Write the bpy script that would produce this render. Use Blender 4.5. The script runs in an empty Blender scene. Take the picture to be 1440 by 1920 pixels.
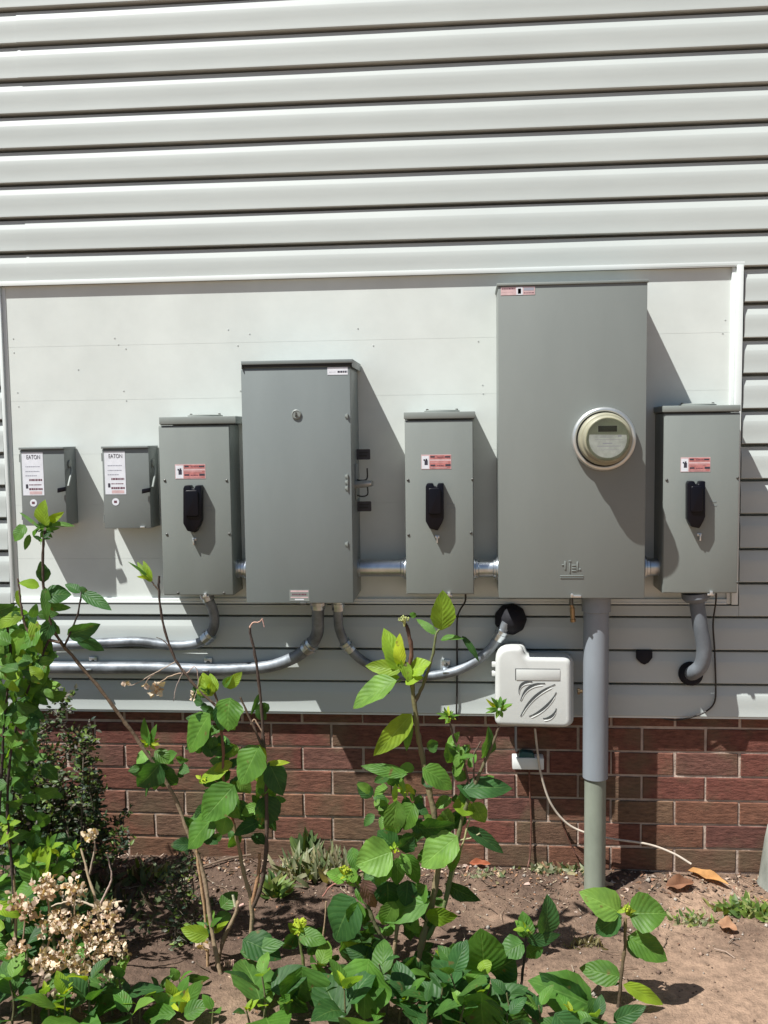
import bpy, bmesh, math, random
from mathutils import Vector, Matrix, noise
R = random.Random(7)
SC = bpy.context.scene
COL = SC.collection
# ------------------------------------------------------------------ camera
FPX, YAW, PIT, ROL, DIST, HC = 1800.0, 0.0842832, -0.08322407, -0.01294998, 2.8749781, 1.3536
_f = Vector((-math.sin(YAW)*math.cos(PIT), math.cos(YAW)*math.cos(PIT), math.sin(PIT)))
_r = Vector((math.cos(YAW), math.sin(YAW), 0)); _u = _r.cross(_f)
_r2 = _r*math.cos(ROL)+_u*math.sin(ROL); _u2 = _u*math.cos(ROL)-_r*math.sin(ROL)
CP = Vector((0, -DIST, HC))
cd = bpy.data.cameras.new('camera'); cam = bpy.data.objects.new('camera', cd); COL.objects.link(cam)
cd.sensor_fit = 'VERTICAL'; cd.sensor_height = 36; cd.lens = 36*FPX/1920; cd.clip_start = .05; cd.clip_end = 300
cam.matrix_world = Matrix(((_r2.x, _u2.x, -_f.x, CP.x), (_r2.y, _u2.y, -_f.y, CP.y), (_r2.z, _u2.z, -_f.z, CP.z), (0, 0, 0, 1)))
SC.camera = cam
# ------------------------------------------------------------------ light
SX, SY, SZ = 1.25, 1.0, -2.62          # direction the sunlight travels
w = bpy.data.worlds.new('World'); SC.world = w; w.use_nodes = True
nt = w.node_tree; bg = nt.nodes['Background']
sk = nt.nodes.new('ShaderNodeTexSky'); sk.sky_type = 'NISHITA'; sk.sun_disc = False
sk.sun_elevation = math.atan2(-SZ, math.hypot(SX, SY)); sk.sun_rotation = math.atan2(-SX, -SY)
nt.links.new(sk.outputs[0], bg.inputs[0]); bg.inputs[1].default_value = .052
ld = bpy.data.lights.new('sun', 'SUN'); lo = bpy.data.objects.new('sun', ld); COL.objects.link(lo)
ld.energy = 5.0; ld.angle = math.radians(.53); ld.color = (1, .988, .955)
lo.rotation_euler = Vector((SX, SY, SZ)).to_track_quat('-Z', 'Y').to_euler(); lo.location = (-3, -4, 6)
SC.view_settings.view_transform = 'Standard'; SC.view_settings.look = 'None'
SC.view_settings.exposure = .68; SC.view_settings.gamma = 1

def at(px, py, Y=0.0):
    """point on the plane y=Y seen at photo pixel (px,py)"""
    d = _f*FPX+_r2*(px-720)-_u2*(py-960)
    t = (Y+DIST)/d.y
    return CP+d*t
def X(px, py, Y=0.0): return at(px, py, Y).x
def Z(px, py, Y=0.0): return at(px, py, Y).z
# ------------------------------------------------------------------ materials
def srgb(r, g, b):
    f = lambda c: ((c/255+.055)/1.055)**2.4 if c > 10 else c/255/12.92
    return (f(r), f(g), f(b), 1)
def mat(name, col, rough=.5, metal=0, spec=.5, var=0, vscale=8, col2=None, bump=0, bscale=60, thr=None, stretch=None):
    m = bpy.data.materials.new(name); m.use_nodes = True
    n = m.node_tree.nodes; l = m.node_tree.links; b = n['Principled BSDF']
    c = tuple(col)+((1,) if len(col) == 3 else ())
    b.inputs['Base Color'].default_value = c; b.inputs['Roughness'].default_value = rough
    b.inputs['Metallic'].default_value = metal; b.inputs['Specular IOR Level'].default_value = spec
    tc = n.new('ShaderNodeTexCoord'); src = tc.outputs['Object']
    if stretch:
        mp = n.new('ShaderNodeMapping'); mp.inputs['Scale'].default_value = stretch; l.new(src, mp.inputs[0]); src = mp.outputs[0]
    if var or col2:
        t = n.new('ShaderNodeTexNoise'); t.inputs['Scale'].default_value = vscale; t.inputs['Detail'].default_value = 6; t.inputs['Roughness'].default_value = .62
        l.new(src, t.inputs[0])
        r = n.new('ShaderNodeValToRGB'); l.new(t.outputs[0], r.inputs[0])
        a, z = thr or (.35, .65)
        r.color_ramp.elements[0].position = a; r.color_ramp.elements[1].position = z
        k = 1-var
        r.color_ramp.elements[0].color = (c[0]*k, c[1]*k, c[2]*k, 1)
        cc = col2 or (min(1, c[0]*(1+var)), min(1, c[1]*(1+var)), min(1, c[2]*(1+var)), 1)
        r.color_ramp.elements[1].color = tuple(cc)[:3]+(1,)
        l.new(r.outputs[0], b.inputs['Base Color'])
        mr = n.new('ShaderNodeMapRange'); mr.inputs[3].default_value = max(.05, rough-.1); mr.inputs[4].default_value = min(1, rough+.12)
        l.new(t.outputs[0], mr.inputs[0]); l.new(mr.outputs[0], b.inputs['Roughness'])
    if bump:
        t2 = n.new('ShaderNodeTexNoise'); t2.inputs['Scale'].default_value = bscale; t2.inputs['Detail'].default_value = 4
        l.new(src, t2.inputs[0]); bp = n.new('ShaderNodeBump'); bp.inputs['Strength'].default_value = bump; bp.inputs['Distance'].default_value = .004
        l.new(t2.outputs[0], bp.inputs['Height']); l.new(bp.outputs[0], b.inputs['Normal'])
    return m
M = {}
M['vinyl'] = mat('vinyl', (.44, .475, .455), .5, 0, .35, .035, 2.5, bump=.03, bscale=12, stretch=(.8, 2, 3))
M['board'] = mat('board', (.60, .64, .605), .5, 0, .35, .055, 4, bump=.05, bscale=14)
M['trim'] = mat('trim', (.64, .68, .66), .42, 0, .4, .03, 6)
M['grime'] = mat('grime', (.35, .33, .27), .9)
M['paintA'] = mat('paint_warm_grey', (.204, .226, .210), .42, 0, .45, .035, 7, bump=.05, bscale=240, stretch=(1, 1, .3))
M['paintB'] = mat('paint_cool_grey', (.180, .206, .202), .40, 0, .45, .04, 6, bump=.04, bscale=240, stretch=(1, 1, .3))
M['paintC'] = mat('paint_cabinet', (.186, .204, .190), .45, 0, .45, .035, 5, bump=.04, bscale=240, stretch=(1, 1, .3))
M['paintS'] = mat('paint_switch', (.180, .200, .192), .40, 0, .45, .05, 6, bump=.04, bscale=240)
M['gasket_and_shade'] = mat('gasket_and_shade', (.012, .014, .014), .6)
M['blackpl'] = mat('black_plastic', (.003, .003, .006), .35, 0, .22)
M['blackrub'] = mat('black_rubber', (.010, .010, .014), .75, 0, .3, .3, 20, bump=.4, bscale=40)
M['galv'] = mat('galvanised', (.50, .54, .57), .30, .95, .5, .18, 18, bump=.08, bscale=60)
M['emt'] = mat('conduit_metal', (.20, .22, .24), .52, .5, .4, .5, 12, bump=.25, bscale=35)
M['steel'] = mat('steel', (.62, .63, .62), .33, .8, .5, .1, 30)
M['screw'] = mat('screw_steel', (.13, .13, .12), .45, .7)
M['pvc'] = mat('pvc_grey', (.22, .245, .27), .42, 0, .45, .10, 7, bump=.05, bscale=60, stretch=(1, 1, .35))
M['pvcgreen'] = mat('pvc_green_grey', (.225, .25, .20), .55, 0, .4, .14, 9, bump=.1, bscale=60, stretch=(1, 1, .4))
M['nid'] = mat('plastic_light_grey', (.56, .575, .55), .48, 0, .4, .04, 6, bump=.05, bscale=120)
M['niddark'] = mat('vent_dark', (.06, .065, .065), .7)
M['white'] = mat('white_plastic', (.68, .70, .68), .5, 0, .4, .05, 10)
M['teal'] = mat('teal_plastic', (.01, .07, .07), .5)
M['labw'] = mat('label_white', (.66, .68, .72), .45, 0, .4, .06, 60)
M['labsilver'] = mat('label_silver', (.42, .45, .43), .4, .1, .5, .15, 60)
M['labred'] = mat('label_red', (.42, .16, .15), .5, 0, .4, .25, 80)
M['labpink'] = mat('label_pink', (.56, .40, .40), .5, 0, .4, .1, 60)
M['labdark'] = mat('label_ink', (.035, .035, .05), .5)
M['labgrey'] = mat('label_grey_ink', (.30, .31, .36), .5)
M['labmaroon'] = mat('label_maroon_ink', (.13, .05, .07), .5)
M['plate'] = mat('dark_nameplate', (.035, .036, .045), .4, .2, .5, .2, 30)
M['brass'] = mat('brass', (.38, .26, .14), .4, .7)
M['copper'] = mat('copper_brown', (.16, .075, .055), .5, .3, .5, .3, 60)
M['wireblk'] = mat('wire_black', (.02, .017, .015), .5)
M['cable'] = mat('cable_tan', (.52, .45, .37), .55, 0, .4, .2, 30)
M['meterring'] = mat('meter_ring', (.60, .62, .60), .32, .75, .5, .1, 20)
M['meterhousing'] = mat('meter_housing', (.285, .275, .195), .42, 0, .5, .14, 14)
M['meterface'] = mat('meter_face', (.19, .21, .16), .4, 0, .5, .08, 30)
M['lcd'] = mat('lcd', (.015, .018, .012), .25)
M['post'] = mat('weathered_post', (.22, .23, .20), .85, 0, .2, .3, 14, bump=.6, bscale=30, stretch=(1, 1, .3))
def glassmat():
    m = bpy.data.materials.new('meter_glass'); m.use_nodes = True; b = m.node_tree.nodes['Principled BSDF']
    b.inputs['Base Color'].default_value = (.92, .93, .86, 1); b.inputs['Roughness'].default_value = .06
    b.inputs['Transmission Weight'].default_value = 1; b.inputs['IOR'].default_value = 1.12
    return m
M['glass'] = glassmat(); M['pvcdark'] = mat('pvc_dark_grey', (.13, .145, .16), .5, 0, .4, .25, 9, bump=.1, bscale=60)
def brickmat():
    m = mat('brick', (.2, .08, .05), .88, 0, .25, bump=0); n = m.node_tree.nodes; l = m.node_tree.links; b = n['Principled BSDF']
    at_ = n.new('ShaderNodeVertexColor'); at_.layer_name = 'tone'
    tc = n.new('ShaderNodeTexCoord'); mp = n.new('ShaderNodeMapping'); mp.inputs['Scale'].default_value = (.45, 1, 1.6); l.new(tc.outputs['Object'], mp.inputs[0])
    t = n.new('ShaderNodeTexNoise'); t.inputs['Scale'].default_value = 75; t.inputs['Detail'].default_value = 8; t.inputs['Roughness'].default_value = .75; l.new(mp.outputs[0], t.inputs[0])
    r = n.new('ShaderNodeValToRGB'); r.color_ramp.elements[0].position = .3; r.color_ramp.elements[0].color = (.42, .42, .42, 1); r.color_ramp.elements[1].position = .72; r.color_ramp.elements[1].color = (1.55, 1.5, 1.45, 1)
    l.new(t.outputs[0], r.inputs[0])
    mx = n.new('ShaderNodeMix'); mx.data_type = 'RGBA'; mx.blend_type = 'MULTIPLY'; mx.inputs[0].default_value = 1
    l.new(at_.outputs[0], mx.inputs[6]); l.new(r.outputs[0], mx.inputs[7])
    t3 = n.new('ShaderNodeTexNoise'); t3.inputs['Scale'].default_value = 9; t3.inputs['Detail'].default_value = 5; l.new(tc.outputs['Object'], t3.inputs[0])
    r3 = n.new('ShaderNodeValToRGB'); r3.color_ramp.elements[0].position = .5; r3.color_ramp.elements[1].position = .68
    r3.color_ramp.elements[0].color = (0, 0, 0, 1); r3.color_ramp.elements[1].color = (.55, .55, .55, 1); l.new(t3.outputs[0], r3.inputs[0])
    m2 = n.new('ShaderNodeMix'); m2.data_type = 'RGBA'; l.new(r3.outputs[0], m2.inputs[0]); l.new(mx.outputs[2], m2.inputs[6]); m2.inputs[7].default_value = (.13, .10, .06, 1)
    l.new(m2.outputs[2], b.inputs['Base Color'])
    bp = n.new('ShaderNodeBump'); bp.inputs['Strength'].default_value = .9; bp.inputs['Distance'].default_value = .005; l.new(t.outputs[0], bp.inputs['Height']); l.new(bp.outputs[0], b.inputs['Normal'])
    return m
M['brick'] = brickmat()
M['mortar'] = mat('mortar', (.42, .33, .27), .95, 0, .15, .22, 16, bump=.6, bscale=160)
def soilmat():
    m = bpy.data.materials.new('soil'); m.use_nodes = True; n = m.node_tree.nodes; l = m.node_tree.links; b = n['Principled BSDF']
    b.inputs['Roughness'].default_value = .95; b.inputs['Specular IOR Level'].default_value = .15
    tc = n.new('ShaderNodeTexCoord')
    def noi(s, d=6, r=.6):
        t = n.new('ShaderNodeTexNoise'); t.inputs['Scale'].default_value = s; t.inputs['Detail'].default_value = d; t.inputs['Roughness'].default_value = r; l.new(tc.outputs['Object'], t.inputs[0]); return t
    t1 = noi(2.2); t2 = noi(38, 8, .7); t3 = noi(160, 4)
    r1 = n.new('ShaderNodeValToRGB'); e = r1.color_ramp.elements; e[0].position = .36; e[0].color = (.115, .078, .058, 1); e[1].position = .66; e[1].color = (.31, .215, .152, 1)
    # paler trodden sand towards the path side (x+, y-)
    sp = n.new('ShaderNodeSeparateXYZ'); l.new(tc.outputs['Object'], sp.inputs[0])
    a1 = n.new('ShaderNodeMath'); a1.operation = 'MULTIPLY_ADD'; l.new(sp.outputs[0], a1.inputs[0]); a1.inputs[1].default_value = .20
    a2 = n.new('ShaderNodeMath'); a2.operation = 'MULTIPLY_ADD'; l.new(sp.outputs[1], a2.inputs[0]); a2.inputs[1].default_value = -.42; l.new(t1.outputs[0], a2.inputs[2])
    l.new(a2.outputs[0], a1.inputs[2])
    a3 = n.new('ShaderNodeMath'); a3.operation = 'SUBTRACT'; l.new(a1.outputs[0], a3.inputs[0]); a3.inputs[1].default_value = .22
    l.new(a3.outputs[0], r1.inputs[0])
    r2 = n.new('ShaderNodeValToRGB'); e = r2.color_ramp.elements; e[0].position = .3; e[0].color = (.55, .55, .55, 1); e[1].position = .7; e[1].color = (1.35, 1.32, 1.3, 1); l.new(t2.outputs[0], r2.inputs[0])
    mx = n.new('ShaderNodeMix'); mx.data_type = 'RGBA'; mx.blend_type = 'MULTIPLY'; mx.inputs[0].default_value = 1; l.new(r1.outputs[0], mx.inputs[6]); l.new(r2.outputs[0], mx.inputs[7])
    l.new(mx.outputs[2], b.inputs['Base Color'])
    ad = n.new('ShaderNodeMath'); ad.operation = 'ADD'; l.new(t2.outputs[0], ad.inputs[0]); l.new(t3.outputs[0], ad.inputs[1])
    bp = n.new('ShaderNodeBump'); bp.inputs['Strength'].default_value = .8; bp.inputs['Distance'].default_value = .008; l.new(ad.outputs[0], bp.inputs['Height']); l.new(bp.outputs[0], b.inputs['Normal'])
    return m
M['soil'] = soilmat()
def leafmat(name='leaf', veins=True, trans=.42, rough=.5):
    """colour from the leaf's own 'tone'; veins follow the leaf's uv (u -1..1 across, v 0..1 along)"""
    m = bpy.data.materials.new(name); m.use_nodes = True; n = m.node_tree.nodes; l = m.node_tree.links; b = n['Principled BSDF']; out = n['Material Output']
    vc = n.new('ShaderNodeVertexColor'); vc.layer_name = 'tone'; colr = vc.outputs[0]
    b.inputs['Roughness'].default_value = rough; b.inputs['Specular IOR Level'].default_value = .32
    uv = n.new('ShaderNodeUVMap'); sp = n.new('ShaderNodeSeparateXYZ'); l.new(uv.outputs[0], sp.inputs[0])
    def mth(op, a, c=None, cl=False):
        k = n.new('ShaderNodeMath'); k.operation = op; k.use_clamp = cl
        for i, v in enumerate((a, c)):
            if v is None: continue
            if isinstance(v, (int, float)): k.inputs[i].default_value = v
            else: l.new(v, k.inputs[i])
        return k.outputs[0]
    if veins:
        U = mth('ABSOLUTE', mth('SUBTRACT', mth('MULTIPLY', sp.outputs[0], 2.0), 1.0)); V = sp.outputs[1]
        mid = mth('SUBTRACT', 1.0, mth('MULTIPLY', U, 18.0), True)
        fr = mth('FRACT', mth('MULTIPLY', mth('SUBTRACT', V, mth('MULTIPLY', U, .34)), 7.5))
        sd = mth('SUBTRACT', 1.0, mth('MULTIPLY', mth('ABSOLUTE', mth('SUBTRACT', fr, .5)), 9.0), True)
        ve = mth('MAXIMUM', mid, mth('MULTIPLY', sd, .32), True)
        mx = n.new('ShaderNodeMix'); mx.data_type = 'RGBA'; l.new(mth('MULTIPLY', ve, .55), mx.inputs[0]); l.new(colr, mx.inputs[6])
        br = n.new('ShaderNodeMix'); br.data_type = 'RGBA'; br.blend_type = 'ADD'; br.inputs[0].default_value = 1; l.new(colr, br.inputs[6]); br.inputs[7].default_value = (.12, .17, .06, 1)
        l.new(br.outputs[2], mx.inputs[7]); colr = mx.outputs[2]
        puff = mth('ABSOLUTE', mth('SUBTRACT', fr, .5))
        h = mth('SUBTRACT', mth('MULTIPLY', mth('SUBTRACT', .5, puff), -1.2), mth('MULTIPLY', mid, .7))
        bp = n.new('ShaderNodeBump'); bp.inputs['Strength'].default_value = .32; bp.inputs['Distance'].default_value = .004; l.new(h, bp.inputs['Height']); l.new(bp.outputs[0], b.inputs['Normal'])
    tc = n.new('ShaderNodeTexCoord'); t = n.new('ShaderNodeTexNoise'); t.inputs['Scale'].default_value = 30; t.inputs['Detail'].default_value = 5; l.new(tc.outputs['Object'], t.inputs[0])
    r = n.new('ShaderNodeValToRGB'); r.color_ramp.elements[0].position = .3; r.color_ramp.elements[0].color = (.72, .74, .7, 1); r.color_ramp.elements[1].position = .7; r.color_ramp.elements[1].color = (1.2, 1.18, 1.1, 1); l.new(t.outputs[0], r.inputs[0])
    m3 = n.new('ShaderNodeMix'); m3.data_type = 'RGBA'; m3.blend_type = 'MULTIPLY'; m3.inputs[0].default_value = 1; l.new(colr, m3.inputs[6]); l.new(r.outputs[0], m3.inputs[7])
    # old brown blotches and pale scars
    t4 = n.new('ShaderNodeTexNoise'); t4.inputs['Scale'].default_value = 42; t4.inputs['Detail'].default_value = 3; mp4 = n.new('ShaderNodeMapping'); mp4.inputs['Location'].default_value = (3, 7, 1); l.new(tc.outputs['Object'], mp4.inputs[0]); l.new(mp4.outputs[0], t4.inputs[0])
    r4 = n.new('ShaderNodeValToRGB'); r4.color_ramp.elements[0].position = .66; r4.color_ramp.elements[0].color = (0, 0, 0, 1); r4.color_ramp.elements[1].position = .74; r4.color_ramp.elements[1].color = (.8, .8, .8, 1); l.new(t4.outputs[0], r4.inputs[0])
    m5 = n.new('ShaderNodeMix'); m5.data_type = 'RGBA'; l.new(r4.outputs[0], m5.inputs[0]); l.new(m3.outputs[2], m5.inputs[6]); m5.inputs[7].default_value = (.16, .11, .04, 1); m3 = m5
    l.new(m3.outputs[2], b.inputs['Base Color'])
    tr = n.new('ShaderNodeBsdfTranslucent')
    hs = n.new('ShaderNodeMix'); hs.data_type = 'RGBA'; hs.blend_type = 'MULTIPLY'; hs.inputs[0].default_value = 1; l.new(m3.outputs[2], hs.inputs[6]); hs.inputs[7].default_value = (1.95, 1.7, .55, 1)
    l.new(hs.outputs[2], tr.inputs[0])
    ms = n.new('ShaderNodeMixShader'); ms.inputs[0].default_value = trans
    l.new(b.outputs[0], ms.inputs[1]); l.new(tr.outputs[0], ms.inputs[2]); l.new(ms.outputs[0], out.inputs[0])
    return m
M['leaf'] = leafmat(); M['smallleaf'] = leafmat('small_leaf', False, .25, .5); M['drypetal'] = leafmat('dry_petal', False, .25, .85)
def tonemat(name, rough=.8, bump=.5, bscale=90):
    m = mat(name, (.2, .2, .2), rough, 0, .25, bump=bump, bscale=bscale); n = m.node_tree.nodes
    vc = n.new('ShaderNodeVertexColor'); vc.layer_name = 'tone'; m.node_tree.links.new(vc.outputs[0], n['Principled BSDF'].inputs['Base Color']); return m
M['stem'] = tonemat('stem'); M['litter'] = tonemat('litter', .9)
# ------------------------------------------------------------------ mesh builder
class MB:
    def __init__(s): s.v = []; s.f = []; s.m = []; s.t = []; s.uv = []; s.cur = 0; s.tone = (1, 1, 1)
    def face(s, idx, uv=None): s.f.append(tuple(idx)); s.m.append(s.cur); s.t.append(s.tone); s.uv.append(uv)
    def poly(s, pts, uv=None):
        b = len(s.v); s.v += [tuple(p) for p in pts]; s.face(range(b, b+len(pts)), uv)
    def box(s, x0, x1, y0, y1, z0, z1):
        b = len(s.v); s.v += [(x, y, z) for z in (z0, z1) for y in (y0, y1) for x in (x0, x1)]
        for q in ((0, 2, 3, 1), (4, 5, 7, 6), (0, 1, 5, 4), (2, 6, 7, 3), (0, 4, 6, 2), (1, 3, 7, 5)): s.face([b+i for i in q])
    def prism(s, poly, y0, y1, inset=None):
        """poly: list of (x,z) counter-clockwise seen from the front (-y). y0 front, y1 back"""
        n = len(poly); b = len(s.v)
        s.v += [(x, y0, z) for x, z in poly]+[(x, y1, z) for x, z in poly]
        s.face([b+i for i in range(n)]); s.face([b+n+i for i in reversed(range(n))])
        for i in range(n):
            j = (i+1) % n; s.face([b+i, b+n+i, b+n+j, b+j])
    def tube(s, pts, r, n=10, caps=True, jitter=0):
        pts = [Vector(p) for p in pts]; k = len(pts); rs = r if isinstance(r, (list, tuple)) else [r]*k
        b = len(s.v); up = None
        for i, p in enumerate(pts):
            t = (pts[min(i+1, k-1)]-pts[max(i-1, 0)])
            t = t.normalized() if t.length > 1e-9 else Vector((0, 0, 1))
            if up is None:
                up = Vector((0, 1, 0)) if abs(t.y) < .9 else Vector((1, 0, 0))
            a = t.cross(up); a = a.normalized() if a.length > 1e-6 else t.orthogonal().normalized(); c = a.cross(t).normalized(); up = c
            for j in range(n):
                g = 2*math.pi*j/n; q = rs[i]*(1+(R.uniform(-jitter, jitter) if jitter else 0))
                s.v.append(tuple(p+a*math.cos(g)*q+c*math.sin(g)*q))
        for i in range(k-1):
            for j in range(n):
                j2 = (j+1) % n; s.face([b+i*n+j, b+i*n+j2, b+(i+1)*n+j2, b+(i+1)*n+j])
        if caps:
            s.face([b+j for j in reversed(range(n))]); s.face([b+(k-1)*n+j for j in range(n)])
    def lathe(s, c, prof, n=40, axis='y'):
        """prof: (radius, offset) pairs; offset along -y (towards the viewer) from c"""
        b = len(s.v); c = Vector(c)
        for r, o in prof:
            for j in range(n):
                g = 2*math.pi*j/n
                if axis == 'y': s.v.append((c.x+r*math.cos(g), c.y-o, c.z+r*math.sin(g)))
                elif axis == 'x': s.v.append((c.x+o, c.y+r*math.cos(g), c.z+r*math.sin(g)))
                else: s.v.append((c.x+r*math.cos(g), c.y+r*math.sin(g), c.z+o))
        for i in range(len(prof)-1):
            for j in range(n):
                j2 = (j+1) % n; s.face([b+i*n+j, b+(i+1)*n+j, b+(i+1)*n+j2, b+i*n+j2])
        s.face([b+j for j in reversed(range(n))]); s.face([b+(len(prof)-1)*n+j for j in range(n)])
    def build(s, name, mats, parent=None, loc=None, bevel=0, seg=2, smooth=False, tone=False, angle=35, fixn=True):
        root = parent
        while root is not None and root.parent is not None: root = root.parent
        org = Vector(root.location) if root is not None else (Vector(loc) if loc is not None else Vector((0, 0, 0)))
        me = bpy.data.meshes.new(name)
        me.from_pydata([(v[0]-org.x, v[1]-org.y, v[2]-org.z) for v in s.v], [], s.f)
        for m in (mats if isinstance(mats, (list, tuple)) else [mats]): me.materials.append(M[m])
        me.polygons.foreach_set('material_index', s.m)
        if tone:
            ca = me.color_attributes.new('tone', 'FLOAT_COLOR', 'CORNER'); buf = []
            for f, t in zip(s.f, s.t): buf += [t[0], t[1], t[2], 1]*len(f)
            ca.data.foreach_set('color', buf)
        if any(u is not None for u in s.uv):
            ul = me.uv_layers.new(name='UVMap'); buf = []
            for f, u in zip(s.f, s.uv): buf += (sum([list(q) for q in u], []) if u is not None else [0, 0]*len(f))
            ul.data.foreach_set('uv', buf)
        if fixn or bevel:
            bm = bmesh.new(); bm.from_mesh(me)
            if fixn: bmesh.ops.recalc_face_normals(bm, faces=bm.faces)
            if bevel:
                es = [e for e in bm.edges if e.is_manifold and len(e.link_faces) == 2 and e.calc_face_angle(0) > .5]
                bmesh.ops.bevel(bm, geom=es, offset=bevel, segments=seg, profile=.5, affect='EDGES', clamp_overlap=True)
            bm.to_mesh(me); bm.free()
        if smooth or bevel:
            me.polygons.foreach_set('use_smooth', [True]*len(me.polygons)); me.set_sharp_from_angle(angle=math.radians(angle))
        me.update()
        o = bpy.data.objects.new(name, me); COL.objects.link(o)
        if parent is not None: o.parent = parent
        elif loc is not None: o.location = org
        return o
def tag(o, label=None, cat=None, group=None, kind=None):
    if label: o['label'] = label
    if cat: o['category'] = cat
    if group: o['group'] = group
    if kind: o['kind'] = kind
    return o
def thing(name, label, cat, loc, group=None):
    o = bpy.data.objects.new(name, None); COL.objects.link(o); o.location = loc; o.empty_display_size = .05
    return tag(o, label, cat, group)
def smoothpath(pts, n=8):
    """Catmull-Rom through pts (Vectors)"""
    P = [Vector(p) for p in pts]; P = [P[0]*2-P[1]]+P+[P[-1]*2-P[-2]]; out = []
    for i in range(1, len(P)-2):
        for k in range(n):
            t = k/n; a, b, c, d = P[i-1], P[i], P[i+1], P[i+2]
            out.append(.5*((2*b)+(c-a)*t+(2*a-5*b+4*c-d)*t*t+(3*b-a-3*c+d)*t**3))
    out.append(P[-2]); return out
def textmesh(mb, s, x0, x1, z0, z1, y, depth=.0006):
    """lettering filling the rectangle, added to mb as faces on plane y"""
    cu = bpy.data.curves.new('t', 'FONT'); cu.body = s; cu.extrude = 0; cu.offset = 0
    o = bpy.data.objects.new('t', cu); COL.objects.link(o); dg = bpy.context.evaluated_depsgraph_get(); me = o.evaluated_get(dg).to_mesh()
    vs = [v.co.copy() for v in me.vertices]; ax = min(v.x for v in vs); bx = max(v.x for v in vs); ay = min(v.y for v in vs); by = max(v.y for v in vs)
    b = len(mb.v); mb.v += [(x0+(v.x-ax)/(bx-ax)*(x1-x0), y, z0+(v.y-ay)/(by-ay)*(z1-z0)) for v in vs]
    for p in me.polygons: mb.face([b+i for i in p.vertices])
    o.evaluated_get(dg).to_mesh_clear(); bpy.data.objects.remove(o); bpy.data.curves.remove(cu)
# ------------------------------------------------------------------ the house wall
C = .1016; Z0 = 2.525; BRY = .030
zk = lambda k: Z0-C*k
XL0, XL1 = X(8, 860), X(14, 860); XR0, XR1 = X(1371, 640), X(1392, 640)
ZT = zk(7)-.001; ZB = Z(250, 1131)
wall = thing('house_wall', 'white vinyl sided house wall with a flat white equipment board above a red brick foundation', 'wall', (0, 0, .1))
PROF = [(.0, .048), (.0, .0008), (.0006, -.0006), (.0022, -.0012), (.009, -.0007), (.016, .0001), (.034, .0003), (.050, .0003), (.0645, .0012), (.0668, .0018), (.0925, .0108), (.0930, .048), (.1016, .048)]  # top slot shaped deeper than real siding, to darken the lap shadow lines
def siding(mb, x0, x1, k0, k1, zmin=-9, zmax=9, seams=()):
    xs = [x0]
    while xs[-1] < x1-.09: xs.append(xs[-1]+.07)
    xs.append(x1)
    cuts = []
    for sx in seams:
        if x0 < sx < x1: cuts.append(sx)
    for k in range(k0, k1+1):
        base = zk(k); prof = [(base+h, y) for h, y in PROF if base+h <= zmax+1e-6]
        if base >= zmax: continue
        if len(prof) < len(PROF) and prof[-1][0] < zmax-1e-5:
            h, y = PROF[len(prof)]; a, ya = prof[-1]; t = (zmax-a)/(base+h-a); prof.append((zmax, ya+(y-ya)*t))
        cut = [c for c in cuts if ((k//2) % 3 == 0)]
        X2 = sorted(xs+[c-.0004 for c in cut]+[c+.0004 for c in cut])
        b = len(mb.v); n = len(prof)
        for x in X2:
            off = -.0016 if cut and x > cut[0] else 0
            for i, (z, y) in enumerate(prof):
                w1 = noise.noise(Vector((x*1.3, k*3.1, 0)))*.0018+noise.noise(Vector((x*.7+9, z*9, 2)))*.0008
                amp = 1 if i > 1 else .4
                mb.v.append((x, y+off*(1 if i > 0 else 0)+w1*amp, z+noise.noise(Vector((x*.9, k*5.7, 7)))*.0009))
        for i in range(len(X2)-1):
            for j in range(n-1): mb.face([b+i*n+j, b+(i+1)*n+j, b+(i+1)*n+j+1, b+i*n+j+1])
        # cut ends closed back to the sheathing
        for i in (0, len(X2)-1):
            q = [b+i*n+j for j in range(n)]; v0 = mb.v[q[0]]; v1 = mb.v[q[-1]]
            bb = len(mb.v); mb.v += [(v0[0], .0485, v0[2]), (v1[0], .0485, v1[2])]; mb.face(q+[bb+1, bb])
sm = MB(); seamx = X(45, 420)
siding(sm, -2.6, 2.3, -6, 7, seams=(seamx,))
siding(sm, -2.6, XL0-.001, 8, 16)
siding(sm, XR1+.004, 2.3, 8, 16)
siding(sm, -2.6, XL0-.001, 17, 17); siding(sm, XR1+.004, 2.3, 17, 17)
siding(sm, XL0, XR1+.003, 17, 17, zmax=ZB-.004)
siding(sm, -2.6, 2.3, 18, 20)
sm.box(-2.6, 2.3, .0495, .08, zk(20)+.006, zk(-7))
sm.build('vinyl_siding', 'vinyl', wall, fixn=True, smooth=True, angle=20)
# equipment board with shallow plank grooves
bm_ = MB(); gz_ = sorted([Z(300, y) for y in (645, 748, 850, 946, 1048)])
lev = [ZB+.012]+gz_+[ZT]
bm_.box(XL1-.004, XR0+.004, .0125, .030, ZB+.012, ZT)
for a, b2 in zip(lev[:-1], lev[1:]): bm_.box(XL1-.003, XR0+.003, .011, .0128, a+.0002, b2-.0002)
brd = bm_.build('mounting_board', 'board', wall)
for px, py in ((25, 635), (26, 661), (33, 736), (35, 762), (215, 634), (222, 646), (236, 654), (232, 733), (237, 751), (147, 693), (428, 618), (446, 648), (468, 626), (451, 733), (455, 765), (905, 722), (906, 738), (897, 640), (1360, 600), (1355, 625), (700, 648), (82, 1058), (671, 616), (663, 740)):
    s = MB(); p = at(px, py, .011); s.lathe(p, ((.0024, 0), (.0020, .0009), (.0006, .0011)), 8); s.build('screw', 'labsilver', brd)
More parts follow.
